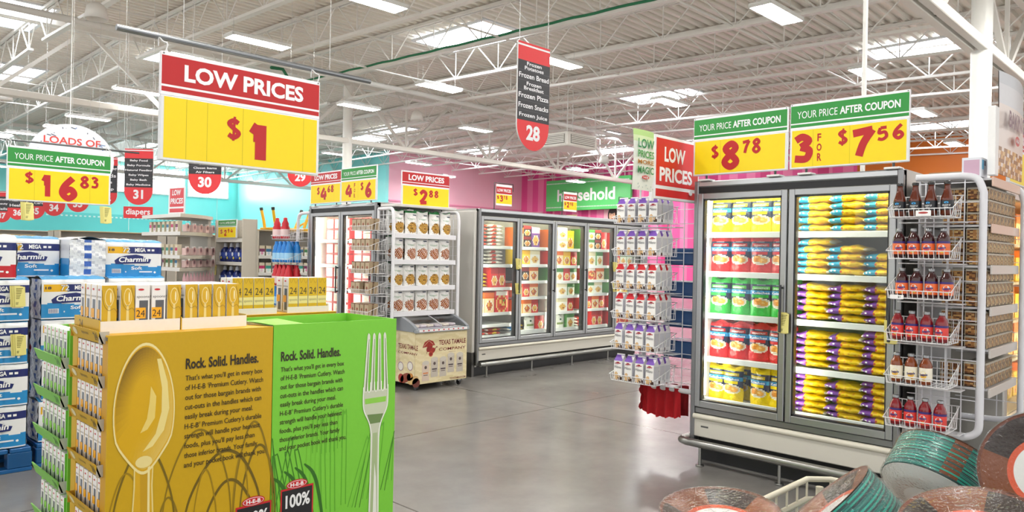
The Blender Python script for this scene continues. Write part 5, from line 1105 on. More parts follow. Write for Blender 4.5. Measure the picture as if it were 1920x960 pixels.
# ================================================================== SNACK BAG SHELVES AND BROWN POUCHES
VX0, VX1, VY = 4.95, 5.84, 6.70
vs = empty('shelf_unit', (0, 0, 0), 0, 'white tube framed shelf unit of white snack bags beside the long freezer row', 'shelf')
VZ = [1.725, 1.432, 1.139, .851]; c = '#e6e6ea'
b = MB(); b.box(VX0, VY - .01, 2.025, VX1, VY + .275, 2.055, '#d6d3d0', 'paint', .004); b.obj('top_shelf', vs)
for z in VZ:
    b = MB(); b.box(VX0, VY, z - .012, VX1, VY + .275, z, '#dcdcdf'); b.box(VX0, VY - .01, z - .05, VX1, VY, z + .004, '#e3e3e8', 'plastic', .003); b.obj('shelf', vs)
for x, nm in ((VX0 - .03, 0), (VX1 + .03, 1)):
    MB().tube([(x, VY + .262, 2.0)] + crom([(x, VY + .1, 2.0), (x, VY + .01, 1.99), (x, VY - .02, 1.9)], 4) + [(x, VY - .02, .52)] + [(x, VY - .02, .1 if nm else .45), (x, VY - .02, 0.0 if nm else .4)][:1 + nm], .019, c, 'paint', 10).obj('tube_frame', vs)
    g = MB(); g.bars([((x, VY - .02, z), (x, VY + .262, z)) for z in [.5 + .11 * i for i in range(14)]], .0035, c); g.bars([((x, VY + y, .5), (x, VY + y, 1.99)) for y in (.08, .17, .26)], .004, c); g.obj('grid_panel', vs)
    MB().tube([(x, VY + .262, 0), (x, VY + .262, 2.0)], .019, c, 'paint', 10).obj('post', vs)
MB().box(VX0, VY + .276, .83, VX1, VY + .284, 2.03, '#b9b7b8').obj('back_panel', vs)
def crisp(kind, seed):
    def p(u, v):
        if v > .95: return '#2f8a4a'
        if v > .9 and seed % 2: return '#2f8a4a'
        d = ((u - .54) / .4) ** 2 + ((v - .27) / .23) ** 2 + .22 * math.sin(u * 29 + seed) * math.sin(v * 33 + seed * 2)
        if kind == 'chip' and d < 1: return ['#b3842a', '#8f651a', '#cfa54a', '#6f4e16'][int(abs(math.sin(u * 19 + seed) * math.cos(v * 27)) * 3.99)]
        if kind == 'straw' and d < 1.1 and math.sin(u * 40 + v * 55) + math.sin(u * 47 - v * 33) > -1.1: return ['#a3521c', '#c07a34', '#7d3a14'][int(abs(math.sin(u * 37 + v * 13)) * 2.99)]
        if .80 < v < .85 and .52 < u < .82: return '#20304f'
        return '#f3f3f1'
    return pouch('snack_bag', .168, .262, .075, p, 22, 30, seed, (('Veggie', .12, .60, .72, .68, '#7fae8a', .0), ('BOO', .56, .78, .84, .84, '#20304f', .02)), 'film')
KV = {k: [Kind(crisp(k, s_), 'snack bag', 'white snack bags on the shelf unit') for s_ in (s0, s0 + 1)] for k, s0 in (('chip', 10), ('straw', 20))}
for si, (z, k) in enumerate(zip(VZ, ('chip', 'straw', 'chip', 'straw'))):
    for i in range(5):
        for dp in range(2):
            KV[k][i % 2].put((VX0 + .085 + i * .172 + rnd.uniform(-.008, .008), VY + .06 + dp * .11, z + .003), rnd.uniform(-.12, .12), 'white snack bag with %s picture, %s from the left, %s shelf, %s row' % (k, ORD[i], ORD[si], ['front', 'rear'][dp]), tilt=(rnd.uniform(-.05, .02), rnd.uniform(-.03, .03)))
br = empty('wire_rack', (RX - .045, VY + .36, 0), NW, 'white wire baskets of brown pouches on the end of the snack bag shelves', 'rack')
BZ = [1.75, 1.53, 1.28, 1.058, .822]
local_rack(br, (-.02, .34), BZ, -.24, -.02, 12)
def brown(seed):
    return carton('brown_pouch', .074, .125, .05, layers('#b5a184', ('r', 0, .92, 1, 1, '#6b2f22'), ('r', .47, .1, .53, .9, '#9b866a'), ('e', .5, .5, .2, .13, '#8a3a22'), ('e', .5, .36, .12, .06, '#5a2f1c'), ('r', .2, .72, .8, .76, '#7d6a50')), '#a08c70', 10, 16)
KW = Kind(brown(0), 'pouch', 'brown pouches in the wire baskets')
for ri, z in enumerate(BZ):
    for i in range(4):
        for dp in range(2):
            if ri == 3 and i in (2,): continue
            KW.put((RX - .27 + dp * .075, VY + .36 - .0 - i * .088 - .02, z + .003), NW + rnd.uniform(-.08, .08), 'brown pouch, %s from the left, %s wire basket row, %s' % (ORD[i], ORD[ri], ['front', 'behind'][dp]))
# ================================================================== CHEST FREEZER
tf = empty('chest_freezer', (5.07, 6.45, 0), 0, 'cream chest freezer with curved glass lid below the snack bag shelves', 'freezer')
w, d = .76, .52; Z0, ZF, ZB = .07, .665, .80
def cream(u, v): return '#e2d3a4' if math.sin(v * 31 + 2.5 * math.sin(u * 7) + u * 3) > .55 else '#ecdfb8' if math.sin(v * 57 + u * 11) > 0 else '#e8d9ae'
b = MB(); b.box(0, 0, Z0, w, d, ZF, '#e6d8ae', 'print', .006); b.grid(lambda u, v: (.004 + u * (w - .008), -.001, Z0 + .004 + v * (ZF - Z0 - .008)), 30, 40, cream, 'print', False); b.grid(lambda u, v: (-.001, d - u * d, Z0 + .004 + v * (ZF - Z0 - .008)), 24, 40, cream, 'print', False)
y = -.002; mar = '#7d1f1c'
b.text('TEXAS TAMALE', .335, .485, .735, .54, y, mar, .02); b.text('COMPANY', .335, .42, .735, .452, y, mar, .01); b.text('HOUSTON', .48, .395, .58, .403, y, mar, 0)
b.ell(.2, .46, .05, .035, y, '#8f2620', n=16, rot=.7); b.ell(.24, .43, .045, .03, y - .0002, '#a02c24', n=16, rot=.4); b.ell(.22, .395, .03, .03, y - .0004, '#b8442f', n=16); b.ell(.22, .395, .018, .018, y - .0006, '#8f2620', n=12)
b.poly([(.10, .47), (.13, .53), (.19, .555), (.25, .535), (.28, .49)], y - .0005, '#a02c24'); b.line([(.2, .545), (.16, .4)], .006, y - .0008, '#7d1f1c', smooth=0); b.line([(.12, .485), (.19, .545), (.25, .5)], .004, y - .0008, '#e6d8ae', smooth=0); b.line([(.26, .42), (.30, .47), (.31, .46)], .008, y - .0008, '#7d1f1c')
for i in range(5):
    x = .10 + i * .125 - (.01 if i == 3 else 0); zz = .10 + .015 * i + (.02 if i % 2 else 0)
    b.box(x, y - .0006, zz, x + .10, y, zz + .21, '#c9c0b4' if i else '#dcc9b8', 'print'); b.ell(x + .05, zz + .2, .047, .025, y - .0008, '#d3ccc0', n=14); b.ell(x + .05, zz + .15, .018, .018, y - .001, '#5a4a48', n=12); b.box(x + .015, y - .0012, zz + .08, x + .085, y - .0006, zz + .095, '#4a3f44' if i else '#d98a5a', 'print'); b.box(x + .02, y - .0012, zz + .06, x + .08, y - .0006, zz + .07, '#7a6d68', 'print')
b.text('TEXASTAMALE.COM', .50, .085, .74, .105, y - .001, mar, .01)
fs = lambda a, z: (-.002, d - a, z); fs2 = lambda a, z: (-.0026, d - a, z)
b.text('TEXAS TAMALE', .22, .45, .57, .505, 0, mar, .02, fn=fs); b.text('COMPANY', .22, .395, .57, .42, 0, mar, .01, fn=fs); b.ell(.44, .27, .05, .05, 0, '#7a4a7a', n=20, fn=fs); b.ell(.44, .27, .043, .043, 0, '#f1ece2', n=20, fn=fs2); b.ell(.27, .25, .05, .05, 0, '#7a4a7a', n=20, fn=fs); b.ell(.27, .25, .043, .043, 0, '#f1ece2', n=20, fn=fs2)
for q in ((.36, .13, .1, .05, '#8a3a22'), (.5, .12, .1, .04, '#d9b47a'), (.55, .1, .07, .05, '#6a2a1c'), (.44, .15, .06, .04, '#c9853a'), (.28, .12, .05, .05, '#a8332a')): b.ell(q[0], q[1], q[2], q[3], 0, q[4], n=16, fn=fs2, rot=.4)
b.obj('body', tf)
b = MB(); n = 10
arc = [(-.012 + (d + .012) * k / n, ZF + (ZB - ZF) * math.sin(PI / 2 * min(1, k / n * 1.15)) ** .8) for k in range(n + 1)]
for s_, x0, x1 in ((0, -.012, .03), (1, w - .03, w + .012)):
    v = [(x, yy_, zz_ + dz) for yy_, zz_ in arc for x, dz in ((x0, .0), (x1, .0), (x1, .022), (x0, .022))]; f = []
    for k in range(n): o = 4 * k; f += [(o + 3, o + 2, o + 6, o + 7), (o, o + 3, o + 7, o + 4), (o + 2, o + 1, o + 5, o + 6)]
    f.append((0, 1, 2, 3)); b.add(v, f, '#8b9096', 'plastic'); b.add([(x0 if not s_ else x1 - .0, yy_, zz_) for yy_, zz_ in arc] + [(x0 if not s_ else x1, d, ZF), (x0 if not s_ else x1, -.012, ZF)], [tuple(range(n + 3))[::1 if s_ else -1]], '#8b9096', 'plastic')
b.box(-.012, -.03, ZF - .03, w + .012, .02, ZF + .012, '#9aa0a6', 'plastic', .008); b.box(-.012, .02, ZF - .02, .0, d, ZF, '#8b9096', 'plastic'); b.box(-.01, d - .06, ZB - .01, w + .01, d, ZB + .022, '#9aa0a6', 'plastic', .005); b.obj('lid_frame', tf)
b = MB(); b.grid(lambda u, v: (.03 + u * (w - .06), -.012 + (d - .04) * v, ZF + .012 + (ZB - ZF) * math.sin(PI / 2 * min(1, v * 1.1)) ** .8), 1, 12, '#ffffff', 'glass'); b.obj('glass_lid', tf)
b = MB(); b.tube([(w * .5, -.012 + (d - .04) * k / 12, ZF + .016 + (ZB - ZF) * math.sin(PI / 2 * min(1, k / 12 * 1.1)) ** .8) for k in range(13)], .006, '#b9bcc0', 'plastic', 6); b.obj('lid_bar', tf)
b = MB(); b.box(.03, -.0315, ZF - .018, w - .03, -.03, ZF + .008, '#f2eeee', 'print')
for i in range(9): b.ell(.09 + i * .072, ZF - .004, .012, .008, -.032, '#c8323a', n=10)
b.obj('lid_strip', tf)
MB().box(.03, .03, ZF - .0, w - .03, d - .05, ZF + .012, '#b9b3c4', 'film').obj('inner_deck', tf)
for x in (.07, w - .07):
    for yy_ in (.06, d - .06):
        b = MB(); b.tube([(x - .012, yy_, .028), (x + .012, yy_, .028)], .028, '#26272a', 'plastic', 14); b.box(x - .02, yy_ - .02, .045, x + .02, yy_ + .02, .072, '#9a9c9f', 'metal'); b.obj('castor', tf)
for i in range(6):
    tag(MB().box(0, 0, 0, .1, .15, .03, ['#e9dcd2', '#d9ccd6'][i % 2], 'film', .01).obj('frozen_tamale_bag', None, (5.12 + i * .11, 6.56, ZF + .014), .1 * (i % 3)), 'pale frozen bag under the curved chest freezer lid, %s from the left' % ORD[i], 'frozen bag', 'bags in the chest freezer')

for si, z in enumerate((.425, .771, 1.071, 1.371, 1.671)):
    for i in range(10): FK['yellow snack' if (i + si) % 3 else 'orange meal'].put((6.34 + i * .205, 1.20 + .16, z), 0, 'yellow freezer box, %s along, %s level of the glowing freezer at the right edge' % (ORD[i], ORD[si]), 'frozen boxes in the freezer at the right edge')
# ================================================================== TOILET PAPER PALLETS
def tp_pack(c, bg2, strong, w=.4, h=.272, d=.24):
    b = MB(); navy = '#1f2b6e'
    wave = lambda u: .36 + .035 * math.sin(u * 5 + .6)
    def pt(u, v):
        if .70 < v < .88: return navy if u > .40 else ('#f0b81c' if u > .03 else '#f4f4f6')
        if v < .04: return '#e8eef6'
        return c if v < wave(u) else ('#f2f3f6' if int(u * 3.0001) == int(u * 3.0001) and (u * 3) % 1 > .04 else '#dfe1e8')
    def fr(u, v): return ((u - .5) * w, -d / 2 - .012 * abs(math.sin(3 * PI * u)) ** .6 * (1 if v < .93 else (1 - v) / .07), v * h)
    b.grid(fr, 36, 32, pt, 'plastic')
    P = lambda o: (lambda x, z: (x, fr(x / w + .5, z / h)[1] - o, z))
    b.text('72', -.33 * w * .5 - .05 * w, .71 * h, -.06 * w - .02 * w, .86 * h, 0, '#2a2a44', .03, fn=P(.0025)); b.text('72', -.33 * w * .5 - .045 * w, .715 * h, -.085 * w, .855 * h, 0, '#ffffff', .01, fn=P(.0035)); b.text('18', -.45 * w, .75 * h, -.36 * w, .82 * h, 0, '#2a2a44', .02, fn=P(.0025))
    b.text('MEGA', .0, .735 * h, .2 * w, .845 * h, 0, '#ffffff', .03, fn=P(.0025))
    for k in range(2): b.poly([(.23 * w + k * .075 * w, .76 * h), (.28 * w + k * .075 * w, .76 * h), (.28 * w + k * .075 * w, .815 * h), (.23 * w + k * .075 * w, .815 * h)], 0, '#ffffff', fn=P(.0025))
    cl = [(-.34 * w, .39 * h), (-.36 * w, .49 * h), (-.28 * w, .58 * h), (-.16 * w, .63 * h), (.02 * w, .66 * h), (.14 * w, .62 * h), (.2 * w, .56 * h), (.3 * w, .53 * h), (.27 * w, .42 * h), (.05 * w, .41 * h)]
    b.poly(cl, 0, navy, fn=lambda x, z: (x, -d / 2 - .0145, z)); b.text('Charmin', -.29 * w, .44 * h, .24 * w, .585 * h, 0, '#ffffff', .025, fn=lambda x, z: (x, -d / 2 - .0155, z), shear=.15, rise=.006)
    b.text('ULTRA' if strong else 'Ultra', .0, .35 * h, .1 * w, .385 * h, 0, '#dfe9f6', 0., fn=P(.003)); b.text('STRONG' if strong else 'Soft', -.06 * w, .235 * h, .14 * w, .325 * h, 0, '#ffffff', .02, fn=P(.003))
    b.poly([(-.16 * w, .155 * h), (.32 * w, .155 * h), (.32 * w, .195 * h), (-.16 * w, .195 * h)], 0, '#e9f0fa', fn=P(.0022)); b.poly([(-.4 * w, .14 * h), (-.24 * w, .14 * h), (-.24 * w, .26 * h), (-.4 * w, .26 * h)], 0, '#e6e9f2', fn=P(.0022))
    for k in range(7): b.poly([(-.39 * w + k * .02 * w, .15 * h), (-.382 * w + k * .02 * w, .15 * h), (-.382 * w + k * .02 * w, .25 * h), (-.39 * w + k * .02 * w, .25 * h)], 0, '#5a5a86', fn=P(.003))
    b.ell(.37 * w, .16 * h, .022 * w, .03 * h, 0, '#ffffff', n=12, fn=P(.003))
    # ends: rolls under clear film with a strip of print, top film gathered
    for s_ in (-1, 1):
        b.grid(lambda u, v: (s_ * (w / 2 + .008 * math.sin(PI * v) + .004 * math.sin(v * 19 + u * 5)), (-d / 2 + u * d) * (s_ if s_ > 0 else 1) if s_ > 0 else d / 2 - u * d, v * h), 10, 14, lambda u, v: ('#3a63b4' if .44 < u < .56 and int(v * 14) % 3 else '#c9ccd6' if int(u * 10 + v * 14) % 4 == 0 else '#eceef2'), 'film')
    b.grid(lambda u, v: ((.5 - u) * w, d / 2, v * h), 4, 4, lambda u, v: c if v < .4 else '#eceef2', 'plastic')
    b.grid(lambda u, v: ((u - .5) * w, -d / 2 - .001 + v * (d + .002), h + (.014 * math.sin(PI * v) + .01 * abs(math.sin(u * 17 + v * 4)) * math.sin(PI * v))), 24, 8, lambda u, v: bg2 if v < .5 else '#e9ecf2', 'film')
    b.add([(-w / 2, -d / 2, 0), (w / 2, -d / 2, 0), (w / 2, d / 2, 0), (-w / 2, d / 2, 0)], [(3, 2, 1, 0)], '#dddddd', 'plastic')
    return b.obj('toilet_paper_pack')
KTP = {'blue': Kind(tp_pack('#2a8fd0', '#4aa6de', False), 'toilet paper', 'toilet paper packs on the pallets'), 'red': Kind(tp_pack('#c8202f', '#e8e4ea', True), 'toilet paper', 'toilet paper packs on the pallets')}
CZ = [.165, .445, .722, 1.004, 1.285]
for ci in range(2):
    for li in range(5):
        if ci == 1 and li > 3: continue
        KTP['blue'].put(((1.105 if ci == 0 else 1.59) + rnd.uniform(-.008, .008), 5.94 if ci == 0 else 6.0, CZ[li] + .0), rnd.uniform(-.04, .04), 'blue toilet paper pack, %s layer up, %s front stack of the pallet' % (ORD[li], ['left edge', 'second']))if False else None
for ci, (x, y) in enumerate(((1.10, 5.945), (1.585, 6.0), (.66, 5.96))):
    for li in range(4):
        KTP['blue'].put((x + rnd.uniform(-.008, .008), y, CZ[li]), rnd.uniform(-.04, .04), 'blue toilet paper pack, %s layer up, %s stack at the pallet front' % (ORD[li], ['left edge', 'inner', 'hidden outer'][ci]))
KTP['red'].put((1.02, 5.95, CZ[4]), .03, 'red ultra strong toilet paper pack on top of the stack at the left edge')
KTP['red'].put((.6, 5.95, CZ[4]), .03, 'red toilet paper pack beyond the left edge of view')
KTP['blue'].put((2.045, 6.2, 1.275), .0, 'big blue 72 roll toilet paper pack standing on top above the spoon boxes')
for i, (x, y, r_, k) in enumerate([(1.37, 6.30, .06, 'blue'), (1.705, 6.20, PI / 2 + .03, 'blue'), (1.97, 6.54, .0, 'red')]):
    KTP[k].put((x, y + .04, 1.285), r_, '%s toilet paper pack on the upper layer, %s from the left, behind the front row' % (k, ORD[i]))
for i in range(3):
    for li in range(4):
        KTP['blue' if (i + li) % 3 else 'red'].put((1.2 + i * .42, 6.42, CZ[li]), 0, 'toilet paper pack in the rear stacks, %s along, %s layer up' % (ORD[i], ORD[li]))
for li in range(4): KTP['blue'].put((2.05, 6.14, CZ[li]), 0, 'blue toilet paper pack, %s layer up, under the top 72 roll pack' % ORD[li])
def pallet(x0, x1, y0, y1, label):
    t = empty('pallet', (x0, y0, 0), 0, label, 'pallet'); w, d = x1 - x0, y1 - y0; c = '#1f5f9c'
    for i in range(7): MB().box(i * w / 7 + .006, 0, .13, (i + 1) * w / 7 - .006, d, .158, c, 'plastic', .004).obj('deck_board', t)
    for y in (0, d / 2 - .05, d - .1):
        MB().box(0, y, .03, w, y + .1, .13, '#1b548b', 'plastic', .006).obj('stringer', t) if False else None
    for x in (0, w / 2 - .07, w - .14):
        for y in (0, d / 2 - .05, d - .1): MB().box(x, y, .025, x + .14, y + .1, .13, '#1b548b', 'plastic', .006).obj('block', t)
    for y in (0, d / 2 - .05, d - .1): MB().box(0, y, 0, w, y + .1, .025, c, 'plastic', .003).obj('bottom_board', t)
pallet(.4, 1.33, 5.8, 6.56, 'blue pallet under the toilet paper at the left edge'); pallet(1.36, 2.66, 5.84, 6.56, 'blue pallet under the inner toilet paper stacks')
KS.put((1.21, 5.79, 1.22 + .02), 0, 'yellow coupon slips on the fourth toilet paper layer by the left edge'); KS.put((1.22, 5.79, .92), 0, 'yellow coupon slips on the third toilet paper layer by the left edge')
# ================================================================== GONDOLAS BEHIND
BE = '#c9c1b2'
def gondola(x0, y0, x1, y1, h, zs, label, faces='y', lip='#d8d6d0'):
    """double sided run; shelves on the side facing -y"""
    t = empty('gondola_shelf', (0, 0, 0), 0, label, 'shelf'); b = MB(); b.box(x0, y0 + .42, 0, x1, y0 + .46, h, '#b9b5ac'); b.box(x0, y0, 0, x1, y0 + .42, .14, '#8e8a82'); b.box(x0, y0 + .46, 0, x1, y1, .14, '#8e8a82'); b.obj('back', t)
    for x in (x0, x1 - .03): MB().box(x, y0, 0, x + .03, y1, h, BE, 'paint', .003).obj('end_panel', t)
    for z in zs:
        b = MB(); b.box(x0 + .03, y0 + .02, z - .015, x1 - .03, y0 + .42, z, '#c4c0b6'); b.box(x0 + .03, y0 + .005, z - .04, x1 - .03, y0 + .02, z + .006, lip, 'plastic', .002); b.obj('shelf', t)
    b = MB(); b.box(x0, y0, h, x1, y1, h + .02, '#cdb78f' if h < 1.9 else BE, 'paint', .003); b.obj('top', t)
    return t
gondola(5.15, 10.30, 8.6, 11.2, 1.80, [.5, .80, 1.18, 1.43], 'long beige gondola of small bottles with a yellow stool on top')
def small_box(c1, c2, w=.085, h=.15, d=.06): return carton('small_carton', w, h, d, layers('#d9cdb4', ('r', 0, .0, 1, .5, '#efeee8'), ('r', 0, .36, 1, .66, c1), ('e', .5, .25, .25, .14, c2)), '#cfc4ac', 8, 10)
KX = [Kind(small_box(a, c), 'box', 'small cartons on the gondola') for a, c in (('#7a2a5a', '#d98ab0'), ('#c8306a', '#e8d0d8'), ('#2f6f9a', '#b9d4e0'), ('#2f9a8a', '#c9e6de'), ('#3a7a4a', '#d0e0c0'))]
for si, z in enumerate((1.43, 1.18)):
    for i in range(12): KX[(i * 2 + si) % 5].put((5.26 + i * .105, 10.36, z + .002), 0, 'small carton, %s along, %s gondola shelf left of the jug rack' % (ORD[i], ['upper', 'middle'][si]))
def lathe_bottle(name, prof, col, bands, cap, capz, n=14):
    t = empty(name, (0, 0, 0)); MB().lathe(prof, col, 'bottle' if False else 'plastic', n).obj('bottle_body', t)
    b = MB()
    for z0, z1, r, c in bands: b.lathe([(r, z0), (r, z1)], c, 'print', n)
    b.obj('label_band', t); MB().lathe(capz, cap, 'plastic', 12).obj('cap', t); return t
KQ = [Kind(lathe_bottle('spray_bottle', [(0, 0), (.03, 0), (.033, .01), (.033, .1), (.015, .15), (.013, .165)], c, [(.03, .085, .0338, c2)], '#e6e6ea', [(.016, .16), (.014, .21), (0, .212)]), 'bottle', 'slim bottles on the gondola') for c, c2 in (('#7f8f8a', '#c9d4d0'), ('#b06a86', '#e0c4d0'), ('#4a6fae', '#c0cce4'), ('#b0503a', '#e0d0c8'))]
for i in range(13): KQ[0 if i < 3 else 1 if i < 6 else 2 if i < 8 else 3 if i < 10 else 0].put((5.22 + i * .088, 10.38, .802 + .0), 0, 'slim bottle, %s from the left on the lower gondola shelf' % (ORD[i] if i < 12 else 'last'))
# end cap of blue soap bottles
ec = empty('end_cap_shelf', (4.92, 11.20, 0), NW, 'beige end cap shelf of blue bottles with a 2 94 sign', 'shelf'); w = .92
b = MB(); b.box(0, .2, 0, w, .22, 1.96, '#bdb6a8'); b.box(-.0, 0, 0, .03, .2, 1.96, BE, 'paint', .003); b.box(w - .03, 0, 0, w, .2, 1.96, BE, 'paint', .003); b.box(.03, 0, 0, w - .03, .2, .14, '#8e8a82')
for i in range(9):
    for j in range(5): b.ell(.06 + i * .1, 1.7 + j * .05, .006, .006, .1995, '#8e8678', n=6)
b.obj('back', ec)
for z in (1.67, 1.33, .985, .62):
    q = MB(); q.box(.03, .02, z - .02, w - .03, .2, z, '#cfcac0'); q.box(.03, .005, z - .045, w - .03, .02, z + .005, '#d9d6d0', 'plastic', .002); q.obj('shelf', ec)
price_sign((4.905, 11.04, 1.685), NW, .60, .27, 'green', [('$', .12, .3, .28, .85, .3), ('2', .34, .12, .5, .75, .28), ('9', .54, .4, .66, .85, .25), ('4', .72, .4, .85, .85, .25)], 'small green and yellow sign reading 2 94 on the blue bottle end cap')
def soap(): return lathe_bottle('soap_bottle', [(0, 0), (.07, 0), (.08, .015), (.082, .12), (.06, .18), (.035, .205), (.03, .225)], '#16286a', [(.05, .14, .0826, '#1f3f9a')], '#c9ccd4', [(.032, .22), (.026, .27), (.014, .285), (0, .286)], 16)
sp = soap(); b = MB(); b.ell(0, .115, .03, .03, -.0832, '#dfe4ee', n=14); b.ell(.035, .06, .025, .02, -.0834, '#d9c94a', n=10); b.obj('front_label', sp)
KB2 = Kind(sp, 'bottle', 'blue soap bottles on the end cap')
for si, z in enumerate((1.33, .985)):
    for i in range(4): KB2.put((4.92 + .105, 11.20 - .14 - i * .205, z + .002), NW, 'blue soap bottle, %s from the left, %s end cap shelf' % (ORD[i], ['upper', 'lower'][si]))
KS.put((4.90, 11.10, 1.27), NW, 'yellow coupon slips hanging by the lower blue soap bottles')
# wedge shaped wing shelf with rounded front
P0, PR, PL, PB = (4.15, 10.57), (4.90, 11.24), (4.12, 11.95), (4.90, 11.95)
wg = empty('wing_shelf', (0, 0, 0), 0, 'beige angled wing shelf of pink boxes left of the blue bottle end cap', 'shelf')
def out(P_in=0.):
    mid = ((P0[0] + PR[0]) / 2 + .05, (P0[1] + PR[1]) / 2 - .06)
    return [P0] + crom([P0, mid, PR], 5)[1:] + [PB, PL]
def slab(b, z0, z1, c, c2, m='paint'):
    o = out(); n = len(o); b.add([(x, y, z0) for x, y in o] + [(x, y, z1) for x, y in o], [tuple(range(n))[::-1], tuple(range(n, 2 * n))] + [(i, (i + 1) % n, n + (i + 1) % n, n + i) for i in range(n)], [c2, c2] + [c if i < n - 2 else '#e9e7e4' for i in range(n)], m)
WZ = [2.005, 1.752, 1.42, 1.245, 1.0, .7]
for z in WZ:
    b = MB(); slab(b, z - .05, z, BE, '#d6d2ca'); b.obj('shelf', wg)
MB().box(4.85, 11.3, 0, 4.90, 11.95, 2.0, '#d0ccc4').obj('back', wg); MB().box(4.25, 11.3, .0, 4.5, 11.9, .7, '#8e8a82').obj('base', wg)
pk = MB(); pk.box(-.05, 0, 0, .05, .06, .10, '#d8b9b4', 'print', .004); pk.ell(.0, .07, .04, .045, -.001, '#c99a98', n=16); pk.ell(0, .07, .022, .026, -.002, '#7a5a60', n=12); pk.box(.02, .005, .1, .048, .05, .125, '#e6e2de', 'print', .003)
KPK = Kind(pk.obj('pink_carton'), 'box', 'pink boxes on the wing shelf')
da = math.atan2(PR[1] - P0[1], PR[0] - P0[0])
for si, z in enumerate(WZ[1:4]):
    for i in range(5):
        t_ = .1 + i * .2; KPK.put((P0[0] + (PR[0] - P0[0]) * t_ + .06, P0[1] + (PR[1] - P0[1]) * t_ - .0, z + .002), da, 'pink boxed item, %s along the front edge, %s wing shelf' % (ORD[i], ORD[si]))
    for i in range(7): KX[(i + si) % 5].put((4.17, 10.75 + i * .165, z + .002), NW, 'small carton, %s along the aisle side, %s wing shelf' % (ORD[i], ORD[si]))
tu = MB(); tu.lathe([(.02, 0), (.024, .02), (.02, .1), (.003, .17)], '#d9a9b0', 'plastic', 10); KTU = Kind(tu.obj('pink_tube'), 'tube', 'pink tubes on the low wing shelf')
for i in range(10):
    t_ = .05 + i * .098; KTU.put((P0[0] + (PR[0] - P0[0]) * t_ + .05, P0[1] + (PR[1] - P0[1]) * t_ + .02, 1.002), 0, 'pink tube, %s along the front edge of the low wing shelf' % ORD[i])
t = empty('flag_sign', (4.16, 11.02, 2.005), NW + .15, 'red LOW PRICES card standing on top of the wing shelf', 'sign')
b = MB(); b.box(0, -.008, 0, .42, .008, .38, '#eceef0', 'plastic', .003); b.face(.04, .10, .40, .36, -.009, 1, 1, lambda u, v: '#d8404a'); b.face(.04, .02, .40, .075, -.009, 1, 1, lambda u, v: '#d8404a'); b.text('LOW', .1, .26, .32, .34, -.0105, WHT, .03, shear=.15); b.text('PRICES', .06, .14, .38, .22, -.0105, WHT, .03, shear=.1); b.obj('board', t)
# red and blue jugs in the rack behind the far end freezer
jr = empty('wire_rack', (RX, LY0 + .56, 0), NW, 'white wire rack of red and blue jugs beyond the far end freezer', 'rack')
JZ = [1.66, 1.36, 1.06, .80]
local_rack(jr, (.0, .42), JZ, -.22, -.02, 10)
b = MB(); b.tube([(.54, .05, 2.0)] + crom([(.30, .05, 2.0), (.2, .05, 1.98), (.17, .05, 1.9)], 4) + [(.17, .05, .5), (.54, .05, .48)], .02, '#e4e4e8', 'paint', 10); b.bars([((.17, .05, z), (.54, .05, z)) for z in [.6 + .12 * i for i in range(12)]], .004, '#e4e4e8'); b.obj('tube_frame', jr)
def jug(c): return lathe_bottle('cleaner_jug', [(0, 0), (.05, 0), (.056, .01), (.056, .14), (.042, .17), (.046, .19), (.025, .235)], c, [(.03, .12, .0566, '#e9d0d0' if c[1] != '1' else '#9fd0f0')], c, [(.026, .23), (.024, .265), (0, .27)], 12)
KJ = {'red': Kind(jug('#c8202f'), 'jug', 'cleaner jugs in the wire rack'), 'blue': Kind(jug('#1c7fd0'), 'jug', 'cleaner jugs in the wire rack')}
for ri, (z, k, n_) in enumerate(zip(JZ, ('red', 'blue', 'red', 'blue'), ((0, 2), (0, 1, 2, 3), (0, 1, 2, 3), (0, 1, 2, 3)))):
    for i in n_:
        for dp in range(2 if ri else 1): KJ[k].put((RX - .18 + dp * .11, LY0 + .56 - .05 - i * .105, z + .004), NW, '%s cleaner jug, %s from the left, %s jug basket, %s' % (k, ORD[i], ORD[ri], ['front', 'behind']  [dp]))
def olive(): return carton('olive_carton', .1, .22, .06, layers('#8a7f2a', ('r', 0, .3, 1, .6, '#d8cf6a')), '#7a6f22', 6, 8)
KO = Kind(olive(), 'box', 'olive yellow boxes beside the jug rack')
for si, z in enumerate((1.68, 1.38, 1.08)):
    for i in range(3): KO.put((RX + .22 + .12 * i, LY0 + .2, z), PI, 'olive yellow box, %s along, %s level, beside the jug rack' % (ORD[i], ORD[si]))
b = MB()
for z in (1.67, 1.37, 1.07): b.box(RX + .14, LY0 + .02, z - .02, RX + .6, LY0 + .3, z - .002, '#cfcfd2')
for x in (RX + .14, RX + .58): b.box(x, LY0 + .28, 0, x + .02, LY0 + .3, 2.0, '#cfcfd2')
tag(b.obj('side_shelf'), 'white side shelves of olive yellow boxes beside the far end freezer', 'shelf')
# upside down yellow stool on the gondola
st = empty('step_stool', (5.72, 10.45, 1.82), .12, 'upside down yellow stool with black feet on top of the gondola', 'stool')
MB().box(-.36, -.16, 0, .36, .2, .035, '#eab414', 'plastic', .01).obj('seat', st)
for x, y, dx in ((-.3, -.12, -.06), (-.3, .16, -.05), (.2, -.12, .1), (.24, .16, .12)):
    g = MB(); g.tube([(x, y, .03), (x + dx * .4, y, .14), (x + dx, y * 1.1, .30)], .022, '#eab414', 'plastic', 8); o = g.obj('leg', st); MB().tube([(x + dx, y * 1.1, .295), (x + dx * 1.12, y * 1.12, .335)], .026, '#2a2a2a', 'plastic', 8).obj('rubber_foot', o)
b = MB(); b.tube([(.2, -.12, .03), (.28, -.02, .13), (.24, .16, .03)], .014, '#eab414', 'plastic', 6); b.obj('brace', st)
